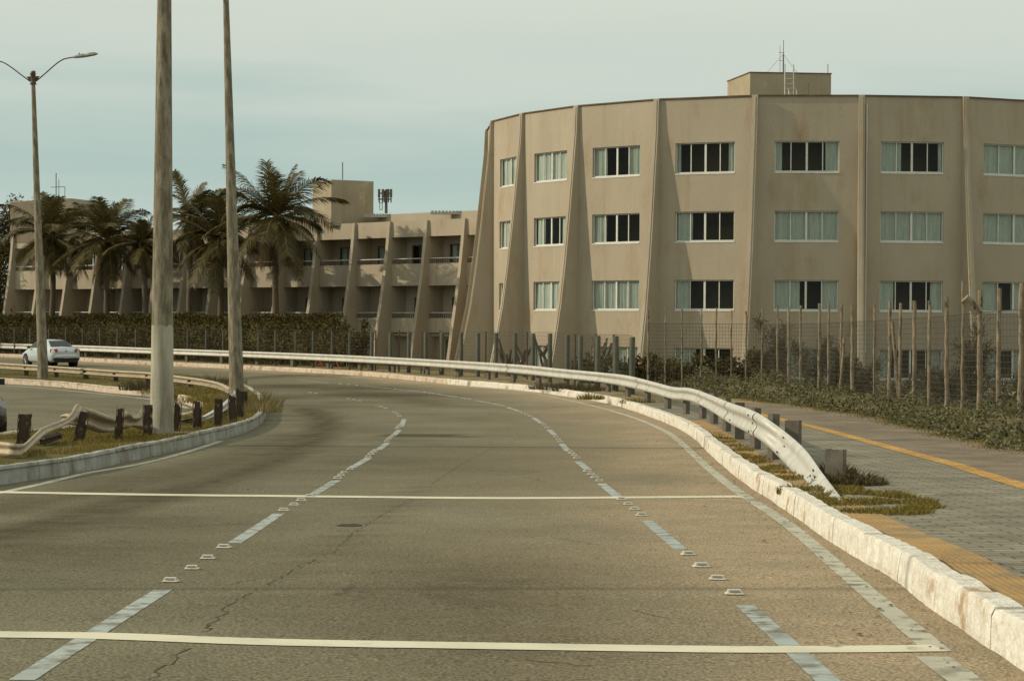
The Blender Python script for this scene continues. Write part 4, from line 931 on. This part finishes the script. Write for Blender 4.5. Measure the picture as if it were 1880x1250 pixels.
# ---------------------------------------------------------------- vegetation
def leafquad(mb, c, L, W, d, n):
    d = d.normalized(); s = d.cross(n).normalized(); n2 = s.cross(d)
    mb.face([c, c+d*L*.45+s*W*.5+n2*L*.04, c+d*L, c+d*L*.45-s*W*.5+n2*L*.04])
def rv(rn): 
    while True:
        v = V((rn.uniform(-1, 1), rn.uniform(-1, 1), rn.uniform(-1, 1)))
        if .05 < v.length < 1: return v.normalized()
# creepers along the fence
cover = MB(); rn = random.Random(3)
vpl = resample(smooth(vp[::1], 6), .25)           # from near to far along the sidewalk edge
vpl = [vpl[0]+(vpl[0]-vpl[8])*t for t in (1.5, 1.0, .5)]+vpl
for i in range(42000):
    j = rn.randrange(len(vpl)-1); p = vpl[j]; t = (vpl[j+1]-p).normalized(); n = V((t.y, -t.x, 0))
    if n.x < 0: n = -n
    edge = .35*noise.noise(V((p.x*.8, p.y*.45, 0)))+.1*noise.noise(V((p.x*3, p.y*2, 5)))
    o = rn.random()**1.5*3.6; x = p.x+n.x*(o+edge)+rn.uniform(-.1, .1); y = p.y+n.y*(o+edge)+rn.uniform(-.15, .15)
    hh = min(1, o/1.3)*(.38+.55*noise.noise(V((x*.7, y*.4, 2)))+.25*noise.noise(V((x*2.5, y*1.5, 7))))+.04
    z = gz(y)+.14+max(.03, hh)*rn.uniform(.55, 1.08)
    if noise.noise(V((x*1.1, y*.6, 9))) < -.28 and rn.random() < .8: continue
    dv = rv(rn); dv.z = abs(dv.z)*.5; nv = V((rn.uniform(-.6, .6), -.5+rn.uniform(-.5, .5), 1)).normalized()
    leafquad(cover, V((x, y, z)), rn.uniform(.06, .13), rn.uniform(.035, .07), dv, nv)
tag(cover.build('ground_cover', M['leaf']), 'dark glossy creeper leaves spilling over the sidewalk edge', 'creeper', kind='stuff')
mb = MB(); rows = []
for p in vpl:
    rows.append([V((p.x+o, p.y+o*.15, gz(p.y)+.14+h*(.25+.2*noise.noise(V((p.x+o, p.y*.5, 1)))))) for o, h in ((.15, 0.1), (.6, .4), (1.3, .9), (2.5, 1.0), (4.0, .7), (9.0, -.5))])
mb.grid(rows); struct(mb.build('verge_ground', M['soil']))
def blades(mb, n, sampler, h0, h1, w_, rn, lean=.5, k=1):
    for _ in range(n):
        q = sampler()
        if q is None: continue
        for _ in range(k):
            p = q+V((rn.gauss(0, .02), rn.gauss(0, .02), 0)); h = rn.uniform(h0, h1); a = rn.uniform(0, 2*pi); dx = V((cos(a), sin(a), 0)); l = dx*h*rn.uniform(.1, lean); a2 = rn.uniform(0, 2*pi); s = V((cos(a2), sin(a2), 0))*w_
            mb.face([p-s, p+s, p+l*.4+V((0, 0, h*.6))+s*.6, p+l+V((0, 0, h))])
grass = MB(); rn = random.Random(5)
outl = [V((p.x, p.y, 0)) for p in resample(om, 1)]; inl = [V((p.x, p.y, 0)) for p in resample(im, 1)]; isl = outl+inl
def near_arm():
    for _ in range(30):
        y = rn.uniform(24, 60) if rn.random() < .75 else rn.uniform(55, 90); x = rn.uniform(-24 if y > 55 else -14, -3)
        if inside(x, y, isl) and nearest_in(x, y): return V((x, y, gz(y)+MH-.04))
def nearest_in(x, y):
    if noise.noise(V((x*.9, y*.5, 4)))+.35 < rn.random()*.5: return False
    return min((q.x-x)**2+(q.y-y)**2 for q in outl) > .05
blades(grass, 26000, near_arm, .03, .085, .005, rn, k=2)
tag(grass.build('grass', M['grass']), 'yellow green grass growing on the median island', 'grass', kind='stuff')
# taller tufts: at the median tip, along the rail
def tuft(name, c, n, h, sp, m, lab, cat='grass tuft'):
    mb = MB(); rn = random.Random(int(abs(c.x*100)))
    for _ in range(n):
        a = rn.uniform(0, 2*pi); r = sp*sqrt(rn.random()); p = c+V((r*cos(a), r*sin(a)*1.2, 0)); hh = h*rn.uniform(.35, 1)*(1-.5*r/sp); l = V((cos(a), sin(a), 0))*hh*rn.uniform(.1, .8); s = V((rn.uniform(-1, 1), rn.uniform(-1, 1), 0)).normalized()*.008
        q = p+l*.35+V((0, 0, hh*.6)); mb.face([p-s, p+s, q+s*.7, q-s*.7]); mb.face([q-s*.7, q+s*.7, p+l+V((0, 0, hh))])
        if rn.random() < .6: leafquad(mb, q, .05, .02, rv(rn), V((0, 0, 1)))
    tag(mb.build(name, m), lab, cat)
for (x, y, n, h, sp, m, lab, hgt) in (
    (463, 748, 420, .75, .7, 'dry_grass', 'tall dry grass tuft at the rounded tip of the median', MH), (478, 757, 260, .45, .5, 'dry_grass', 'low straw coloured tuft at the kerb of the median tip', MH),
    (267, 716, 700, .55, .8, 'needle', 'dark green weed clump on the far kerb left of the thick pole', MH), (390, 705, 500, .5, 1.2, 'needle', 'low dark weeds in front of the far lamp pole', MH),
    (340, 722, 500, .35, 1.3, 'grass', 'green grass patch under the curved end of the median rail', MH), (380, 738, 500, .3, 1.0, 'grass', 'green grass patch beside the standing rusty posts', MH),
    (1015, 715, 700, .42, .8, 'needle', 'bushy weed under the guard rail, farthest of the kerb weeds', .15), (1060, 718, 700, .45, .9, 'needle', 'dark bushy weed under the guard rail near the building fin', .15), (1085, 733, 300, .3, .4, 'grass', 'light green weed hanging over the outer kerb', .15),
    (1170, 740, 260, .25, .5, 'grass', 'small weed patch under the fifth visible rail post', .15), (1330, 812, 200, .14, .35, 'grass', 'small weed growing from a gap in the white kerb', .05),
    (1508, 917, 160, .17, .2, 'dry_grass', 'grey wiry weed in front of the buried rail end', .14), (1562, 893, 800, .24, .4, 'dry_weed', 'dark brown weed clump behind the buried rail end', .14), (1532, 876, 500, .26, .26, 'dry_weed', 'dark weed clump around the broken rail post', .14),
    (1455, 907, 260, .16, .16, 'grass', 'small green weed in the kerb joint beside the rail end', .14), (680, 678, 400, .25, 1.6, 'grass', 'low grass patch beside the orange trestle', .15)):
    tuft('grass_tuft', gp(x, y, hgt-.02), n, h, sp, M[m], lab)
rn = random.Random(11); mb = MB(); c0_ = gp(1590, 925, .14); c1_ = gp(1420, 850, .14)
def patch1():
    if rn.random() < .6:
        a = rn.uniform(0, 2*pi); r = sqrt(rn.random()); p = c0_+V((r*cos(a)*.75-.08, r*sin(a)*2.3+.5, 0))
    else:
        q = rn.random(); p = gp(1300+150*q, 800+95*q, .14); p = p+V((rn.uniform(-.25, .3), rn.uniform(-1, 1), 0))
    if noise.noise(V((p.x*2.2, p.y*1.4, 0))) < -.02: return None
    if p.x < Xk(p.y)+.12: return None
    p.z = gz(p.y)+.145; return p
blades(mb, 14000, patch1, .015, .06, .006, rn, k=2, lean=1.2)
def fringe():
    j = rn.randrange(len(vpl)-1); p = vpl[j]; o = rn.gauss(.0, .22)+.3*noise.noise(V((p.x*.8, p.y*.45, 0))); x = p.x+o; return V((x, p.y+rn.uniform(-.2, .2), gz(p.y)+.145))
blades(mb, 9000, fringe, .02, .07, .007, rn, k=1, lean=1.2)
tag(mb.build('verge_grass', M['grass']), 'short moss and grass by the guard rail end and along the creeper edge', 'grass', kind='stuff')

# hedge
def clump_leaves(mb, pts_fn, n, L, W, rn, up=.3):
    for _ in range(n):
        p, nrm = pts_fn(); dv = (rv(rn)+nrm*.7+V((0, 0, up))).normalized(); leafquad(mb, p, rn.uniform(.6, 1.2)*L, W*rn.uniform(.7, 1.2), dv, (nrm+rv(rn)*.6).normalized())
hx = [(-70, 131.5), (0, 128.6), (250, 119.8), (450, 111), (560, 107), (632, 104.5)]
hl_ = [V((at(x, 590, hermite(hx, x)).x, hermite(hx, x), 0)) for x in (-70, 0, 60, 125, 250, 350, 450, 520, 575, 615, 632)]
hl_ = resample(smooth(hl_, 5), .5); mb = MB(); rn = random.Random(8)
tops = []
for p in hl_: tops.append(CAMH+.40+.22*noise.noise(V((p.x*.35, p.y*.3, 0)))+.10*noise.noise(V((p.x*1.4, 0, 3))))
tops[-1] -= .8; tops[-2] -= .3
def hp():
    j = rn.randrange(len(hl_)-1); q = rn.random(); p = hl_[j].lerp(hl_[j+1], q); zt = tops[j]+(tops[j+1]-tops[j])*q; zb = gz(p.y)
    if rn.random() < .35: n = V((0, 0, 1)); return V((p.x+rn.uniform(-.5, .5), p.y+rn.uniform(-.2, 1.2), zt+rn.uniform(-.15, .1))), n
    d = hl_[j+1]-hl_[j]; nn_ = V((d.y, -d.x, 0)).normalized(); 
    if nn_.y > 0: nn_ = -nn_
    z = zb+(zt-zb)*rn.random(); bulge = .18*noise.noise(V((p.x*.9, p.y*.9, z*.9)))+.1*noise.noise(V((p.x*3, 1, z*3)))
    return V((p.x, p.y, z))+nn_*(bulge+rn.uniform(-.12, .08)), nn_
clump_leaves(mb, hp, 26000, .17, .10, rn)
rows = [[V((p.x, p.y+.12, gz(p.y))), V((p.x, p.y+.12, t-.12)), V((p.x, p.y+1.2, t-.15)), V((p.x, p.y+1.3, gz(p.y)))] for p, t in zip(hl_, tops)]
mb.grid(rows, smooth=False)
tag(mb.build('hedge', M['hedge']), 'long dark clipped hedge in front of the palms and balcony wing', 'hedge')
# shrubs: stems with wispy needles
def shrub(px, py0, py1, z_, spread, n, lab, m='needle', lean=0, name='shrub', L=.22):
    base = at(px, py0, z_); base.z = gz(z_); H = at(px, py1, z_).z-base.z; rn = random.Random(int(px*7)); root = empty(name, base, lab, 'shrub')
    st_ = MB(); lf = MB(); tips = []
    for k in range(7):
        a = rn.uniform(0, 2*pi); r = spread*rn.uniform(.2, .75); t = V((cos(a)*r+lean*H*.5, sin(a)*r, H*rn.uniform(.55, .98))); pth = smooth([base, base+t*.45+V((rn.uniform(-.1, .1), 0, .1)), base+t], 4); st_.tube(pth, [.03*(1-.8*i/len(pth)) for i in range(len(pth))], 4); tips.append(pth)
    st_.build('stems', M['bark'], root)
    for _ in range(n):
        pth = rn.choice(tips); q = rn.random()**.7; i = min(len(pth)-1, int(q*len(pth))); p = pth[i]+rv(rn)*spread*.45*rn.random()*(1.1-.6*q)
        if p.z < base.z: p.z = base.z+.05
        dv = (rv(rn)+V((lean, 0, .5))).normalized(); leafquad(lf, p, L*rn.uniform(.6, 1.5), .022 if m == 'needle' else .08, dv, rv(rn))
    lf.build('foliage', M[m], root)
shrub(655, 660, 588, 103, 1.3, 2600, 'round dark bush at the right end of the hedge', 'hedge', L=.16)
shrub(1440, 700, 580, 66, .9, 2200, 'wispy dark shrub leaning left behind the stakes, tallest near the middle', lean=-.25)
shrub(1490, 700, 628, 63, 1.1, 2200, 'broad dark shrub behind the stakes below the building corner')
shrub(1345, 700, 656, 72, 1.4, 2200, 'low rounded shrub in front of the basement windows', 'hedge', L=.14)
shrub(1395, 700, 645, 71, 1.2, 2000, 'low bush right of the rounded one below the windows', 'hedge', L=.14)
shrub(1548, 700, 636, 58, 1.0, 2200, 'dense dark shrub behind the pair of thick stakes')
shrub(1585, 700, 664, 56, .9, 1600, 'low shrub behind the creepers left of the braced stake')
shrub(1740, 740, 672, 48, .9, 1500, 'thin shrub behind the pale wide stake')
shrub(1792, 740, 590, 45.5, .8, 2400, 'tall feathery shrub behind the fallen log on the fence')
shrub(1680, 735, 688, 52, 1.2, 1800, 'low dark shrub between the braced stake and the pale wide stake')
shrub(1858, 760, 690, 43, 1.0, 1800, 'dark shrub at the right end of the stake fence')
shrub(1100, 690, 664, 78, 1.8, 2600, 'low scrub behind the green posts below the building', 'hedge', L=.14)
shrub(1180, 690, 658, 74, 1.5, 2400, 'low scrub at the first wooden stakes', 'hedge', L=.14)
shrub(1245, 690, 662, 72, 1.6, 2400, 'low scrub left of the basement windows', 'hedge', L=.14)
# pruned dead trunks behind the low fence
def dead(px, py0, py1, z_, lab, seed):
    base = at(px, py0, z_); base.z = gz(z_); H = at(px, py1, z_).z-base.z; rn = random.Random(seed); mb = MB()
    pth = [base+V((0, 0, H*.55*k/5))+V((rn.uniform(-.1, .1), 0, 0))*(k > 0) for k in range(6)]; mb.tube(pth, [.13-.012*k for k in range(6)], 7, smooth=False)
    for k in range(5):
        a = rn.choice((-1, 1))*rn.uniform(.2, .8); t = pth[rn.randrange(2, 6)]; q = smooth([t, t+V((a*.35, rn.uniform(-.2, .2), H*.2)), t+V((a*.55, rn.uniform(-.2, .2), H*rn.uniform(.3, .46)))], 4); mb.tube(q, [.07*(1-.4*i/len(q)) for i in range(len(q))], 6, smooth=False)
    tag(mb.build('dead_tree', M['bark']), lab, 'dead tree')
dead(930, 680, 612, 88, 'pruned dead trunk left, in front of the first building fins', 1)
dead(960, 685, 612, 87, 'pruned dead trunk leaning by the second fin', 2)
dead(1001, 685, 613, 85, 'pruned dead trunk beside the small basement window', 3)
dead(1108, 680, 606, 80, 'widest branched dead trunk in front of the basement windows', 4)

# palms
def palm(px, pyc, z_, trunk_px, R_, lab, seed, nf=26, el_top=80, wind=0.0, dead_n=5):
    rn = random.Random(seed); c = at(px, pyc, z_); b = at(trunk_px, 640, z_); b.z = gz(z_)
    root = empty('palm_tree', b, lab, 'palm tree', 'palm trees before the balcony wing')
    pth = smooth([b, b.lerp(c, .5)+V((rn.uniform(-.15, .15), 0, 0)), c], 8); mb = MB()
    mb.tube(pth, [.21-.07*i/len(pth)+.012*sin(i*2.1) for i in range(len(pth))], 9); mb.build('trunk', M['bark'], root)
    lf = MB(); stem = MB(); df = MB()
    for i in range(nf+dead_n):
        dd = i >= nf
        az = i*2.399+rn.uniform(-.25, .25); q = i/nf; el_ = R(el_top-(el_top+48)*q+rn.uniform(-9, 9)) if not dd else R(-60+rn.uniform(-12, 12)); L = R_*(.82+.3*rn.random())*(1.0 if q > .12 else .8)
        if dd: L *= .75
        d = V((cos(az)*cos(el_)+wind, sin(az)*cos(el_), sin(el_))).normalized(); p = c+V((cos(az)*.08, sin(az)*.08, rn.uniform(-.1, .15))); n = 15; P = [p.copy()]; rn.random()
        drop = .05+.05*rn.random()
        for k in range(n):
            P.append(P[-1]+d*(L/n)); d = (d+V((wind*.03, 0, -drop*(.5+1.1*k/n)))).normalized()
        stem.tube(P, [.035*(1-.85*k/n) for k in range(n+1)], 4, False)
        tw = rn.uniform(-.5, .5); tgt = df if dd else lf
        nl = 58
        for k in range(3, nl):
            s = k/nl*n; j = min(n-1, int(s)); o = P[j].lerp(P[j+1], s-j); t = (P[j+1]-P[j]).normalized(); side = t.cross(V((0, 0, 1)))
            if side.length < .1: side = V((cos(az+1.57), sin(az+1.57), 0))
            side.normalize(); up = side.cross(t); side = (side*cos(tw)+up*sin(tw)); up = side.cross(t)
            ll = R_*.235*(.35+1.1*sin(pi*min(1, .12+.82*k/nl)))*rn.uniform(.8, 1.1)
            for sg in (-1, 1):
                dl = (side*sg*1.0+t*.95+V((0, 0, -.16 if not dd else -1.0))+up*rn.uniform(-.15, .2)).normalized(); m1 = o+dl*ll*.5; dl2 = (dl+V((0, 0, -.3-rn.random()*.35))).normalized(); e = m1+dl2*ll*.5; wv = t*.028
                tgt.face([o-wv, o+wv, m1+wv*.9, e, m1-wv*.9])
    stem.build('stems', M['palm_stem'], root); lf.build('crown', M['palm'], root); df.build('dead_fronds', M['dead_frond'], root)
    mb = MB()
    for _ in range(9):
        v = rv(rn)*.28; v.z = -abs(v.z)-.05; p = c+v; mb.tube([p+V((0, 0, -.1)), p+V((0, 0, -.05)), p+V((0, 0, .03)), p+V((0, 0, .09))], [.03, .09, .1, .03], 6)
    mb.build('coconuts', M['palm_stem'], root)
palm(508, 398, 112.8, 510, 3.9, 'largest palm tree, right of the slender leaning lamp pole', 21, nf=27, el_top=78)
palm(405, 440, 117, 404, 3.4, 'palm tree directly behind the slender leaning lamp pole', 5, nf=24)
palm(350, 402, 119.3, 347, 2.6, 'tall wind swept palm tree right of the thick pole', 9, nf=22, wind=.3)
palm(196, 440, 125, 196, 3.4, 'second palm from the left, before the end block', 12, nf=24)
palm(96, 434, 128.3, 90, 3.4, 'leftmost palm tree behind the double armed street lamp', 15, nf=24)
palm(262, 450, 123, 268, 2.3, 'small palm tree mostly hidden left of the thick pole', 19, nf=20)

def tree(px, z_, H, lab, seed, spread=2.6):
    b = at(px, 600, z_); b.z = gz(z_); rn = random.Random(seed); root = empty('tree', b, lab, 'tree', 'trees at the left end'); mb = MB(); tips = []
    trunk = smooth([b, b+V((.2, 0, H*.4)), b+V((-.1, 0, H*.85))], 5); mb.tube(trunk, [.22*(1-.75*i/len(trunk)) for i in range(len(trunk))], 7)
    for k in range(16):
        s = trunk[rn.randrange(4, len(trunk))]; a = rn.uniform(0, 2*pi); t = s+V((cos(a)*spread*rn.uniform(.4, .9), sin(a)*spread*.7, rn.uniform(.3, H*.25))); q = smooth([s, s.lerp(t, .5)+V((0, 0, .3)), t], 4); mb.tube(q, [.07*(1-.8*i/len(q)) for i in range(len(q))], 5); tips += q[3:]
    mb.build('trunk', M['bark'], root); lf = MB()
    for _ in range(9000):
        p = rn.choice(tips)+rv(rn)*rn.random()**.6*spread*.42; leafquad(lf, p, .3*rn.uniform(.6, 1.3), .1, rv(rn), rv(rn))
    lf.build('crown', M['hedge'], root)
tree(-6, 146, 9.6, 'dark leafy tree at the left edge, above the wing', 2)
tree(-30, 138, 6.5, 'lower dark tree at the left edge beside the palms', 3, 3.0)

# ---------------------------------------------------------------- cars
def make_car(bodymat, lab, label_cat='car'):
    r = empty('parked_car', (0, 0, 0), lab, label_cat)
    HW = .84
    # local: +y forward, x across, rear at y=-2.1, front y=2.1
    stn = [(-2.10, .74, .42, .80, .60), (-2.06, .80, .30, .98, .68), (-1.90, .84, .24, 1.03, .72), (-1.55, .855, .22, 1.04, .74), (-1.1, .86, .2, 1.0, .78), (-.4, .86, .2, .97, .80), (.4, .86, .2, .95, .80), (1.0, .86, .2, .93, .78), (1.45, .855, .22, .86, .72), (1.8, .83, .24, .78, .66), (2.0, .78, .28, .70, .60), (2.1, .66, .36, .60, .5)]
    rows = []
    for y, w_, zb, zt, wt in stn:
        pr = [(-w_*.9, zb), (-w_, zb+.12), (-w_-.005, (zb+zt)/2), (-w_*.975, zt-.14), (-wt-.04, zt-.03), (-wt*.6, zt+.005), (0, zt+.015)]
        pr = pr+[(-x, z) for x, z in pr[:-1][::-1]]; rows.append([V((x, y, z)) for x, z in pr])
    mb = MB(); mb.grid(rows, True); mb.cap(rows[0]); mb.cap(rows[-1], True)
    # cabin shell
    gh = [(-1.62, .70, 1.0), (-1.45, .70, 1.06), (-.95, .60, 1.34), (-.65, .575, 1.405), (-.2, .57, 1.43), (.2, .57, 1.42), (.5, .57, 1.36), (.95, .63, 1.10), (1.2, .68, .96)]
    g = []
    for y, w_, z in gh:
        zb = .92; wb = .775; g.append([V((-wb, y, zb)), V((-wb*.97, y, min(z, .99))), V((-w_-.02, y, z-.07 if z > 1.08 else z-.01)), V((-w_*.82, y, z)), V((0, y, z+.018)), V((w_*.82, y, z)), V((w_+.02, y, z-.07 if z > 1.08 else z-.01)), V((wb*.97, y, min(z, .99))), V((wb, y, zb))])
    mb.grid(g); body = mb.build('body', bodymat, r, True)
    def quad(name, pts, m, parent=r):
        q = MB(); q.face([V(p) for p in pts]); return q.build(name, m, parent, True)
    quad('rear_window', [(-.60, -1.50, 1.055), (.60, -1.50, 1.055), (.50, -.93, 1.372), (-.50, -.93, 1.372)], M['car_glass'])
    quad('windscreen', [(.62, 1.16, 1.0), (-.62, 1.16, 1.0), (-.50, .54, 1.365), (.50, .54, 1.365)], M['car_glass'])
    for s in (-1, 1):
        q = MB()
        q.face([V((s*.79, -1.05, 1.02)), V((s*.79, -.28, 1.01)), V((s*.635, -.30, 1.34)), V((s*.645, -.72, 1.33))]); q.face([V((s*.79, -.2, 1.01)), V((s*.79, .92, 1.0)), V((s*.65, .42, 1.33)), V((s*.635, -.22, 1.345))]); q.build('side_window', M['car_glass'], r, True)
        q = MB(); rows_ = [[V((s*(.48+.36*a), -2.07-.03*(1-a)+.16*a*a, z)) for a in (0, .35, .7, .88, 1)] for z in (.73, .80, .90, .94)]; rows_[0] = [p+V((s*.0, 0, .03*(1-i/4))) for i, p in enumerate(rows_[0])]
        rows_ = [[p+V((s*.012, -.03, 0)) for p in r_] for r_ in rows_]; q.grid(rows_, smooth=False); q.build('tail_light', M['tail_lamp'], r, True)
        q = MB(); rows_ = [[V((s*(.5+.3*a), 2.09-.16*a, z)) for a in (0, .5, 1)] for z in (.58, .7)]; q.grid(rows_); q.build('headlight', M['plate'], r, True)
        for y in (-1.32, 1.30):
            q = MB(); cyl = lambda x0, x1, rad: ([V((s*x0, y+rad*cos(a), .30+rad*sin(a))) for a in [2*pi*k/20 for k in range(20)]], [V((s*x1, y+rad*cos(a), .30+rad*sin(a))) for a in [2*pi*k/20 for k in range(20)]])
            a_, b_ = cyl(.62, .868, .38); q.grid([a_, b_], True); q.face(b_); arch = q.build('wheel_arch', M['black_plastic'], r, True)
            q = MB(); a_, b_ = cyl(.66, .875, .305); q.grid([a_, b_], True); q.face(b_); w_ = q.build('wheel', M['tyre'], r, True)
            q = MB(); c = V((s*.881, y, .30)); q.tube([c-V((s*.01, 0, 0)), c], .06, 10)
            for k in range(5):
                a = 2*pi*k/5+.3; e = c+V((0, .2*cos(a), .2*sin(a))); q.tube([c, e], .03, 4)
            ring = [[c+V((0, rr*cos(2*pi*k/18), rr*sin(2*pi*k/18))) for k in range(18)] for rr in (.19, .215)]; q.grid(ring, True); q.build('rim', M['rim'], w_, True)
        q = MB(); q.box((s*.90, .78, 1.0), (.16, .10, .11)); q.build('mirror', M['black_plastic'], r, True)
        q = MB()
        for y in (-.42, .52): q.box((s*.868, y, .86), (.02, .13, .03))
        q.build('door_handle', M['black_plastic'], r, True)
    q = MB(); q.box((0, -2.085, .40), (1.45, .1, .13)); q.box((0, -2.04, .30), (1.3, .16, .12)); q.build('lower_bumper', M['black_plastic'], r, True)
    q = MB(); rows_ = [[V((x, -2.15+.09*(abs(x)/.8)**3, z)) for x in (-.8, -.6, -.3, 0, .3, .6, .8)] for z in (.44, .48, .6, .64)]
    for i, rr in enumerate(rows_):
        for p in rr: p.y += .03 if i in (0, 3) else 0
    q.grid(rows_); q.build('rear_bumper', bodymat, r, True)
    q = MB(); q.box((0, -2.168, .52), (.40, .015, .12)); q.build('number_plate', M['plate'], r, True)
    q = MB(); q.tube([V((0, -2.115, .84)), V((0, -2.128, .84))], .05, 12); q.build('badge', M['rim'], r, True)
    q = MB(); q.tube([V((0, -.75, 1.42)), V((0, -.85, 1.47))], .012, 5); q.build('aerial', M['black_plastic'], r, True)
    return r
car = make_car(M['car_silver'], 'pale silver sedan driving away behind the double armed street lamp'); car.name = 'silver_car'
q = gp(122, 673); hd = R(36); car.location = q+V((-sin(hd)*1.5, cos(hd)*1.5, 0))+V((-.25, 0, 0)); car.location.z = gz(car.location.y); car.rotation_euler.z = hd; car.scale = (.98, .98, .98)
dk = make_car(M['car_dark'], 'dark car just entering the picture at the left edge beyond the median'); dk.name = 'dark_car'
th = pi+R(24); q = gp(6, 808); lx, ly = -.875, 1.3
dk.location = (q.x-(lx*cos(th)-ly*sin(th)), q.y-(lx*sin(th)+ly*cos(th)), gz(q.y)); dk.rotation_euler.z = th

# ---------------------------------------------------------------- orange trestle and bits
tr_ = empty('road_trestle', gp(597, 674, .15)+V((0, .6, 0)), 'orange folding road trestle standing behind the guard rail post', 'trestle')
c = gp(597, 674, .15)+V((0, .6, 0)); mb = MB()
for x in (-.42, .42):
    for s in (-1, 1): mb.tube([c+V((x*1.0-s*.22, s*.12, 0)), c+V((x, 0, .48))], .03, 4)
mb.build('legs', M['orange'], tr_)
mb = MB(); mb.box(c+V((-.35, -.12, .12)), (.5, .03, .06)); mb.box(c+V((0, 0, .48)), (1.0, .05, .07)); mb.build('boards', M['orange'], tr_)
rn = random.Random(9); mb = MB()
for _ in range(900):
    y = rn.uniform(7, 40)
    x = Xk(y)-abs(rn.gauss(0, .38))-.03; s = rn.uniform(.003, .011)*(1 if rn.random() < .93 else 2); p = V((x, y, gz(y)+s*.3))
    ring = [p+V((s*cos(a)*rn.uniform(.6, 1.2), s*1.3*sin(a)*rn.uniform(.6, 1.2), 0)) for a in (0, 1.25, 2.5, 3.75, 5)]
    for a, b in zip(ring, ring[1:]+ring[:1]): mb.face([a, b, p+V((0, 0, s*.45))])
tag(mb.build('gravel', mat('gravel_bits', (.10, .075, .05), rough=1, island=[(.06, .045, .03), (.2, .15, .1), (.1, .075, .045)])), 'small dark grit and dry leaves scattered in the gutter', 'gravel', kind='stuff')
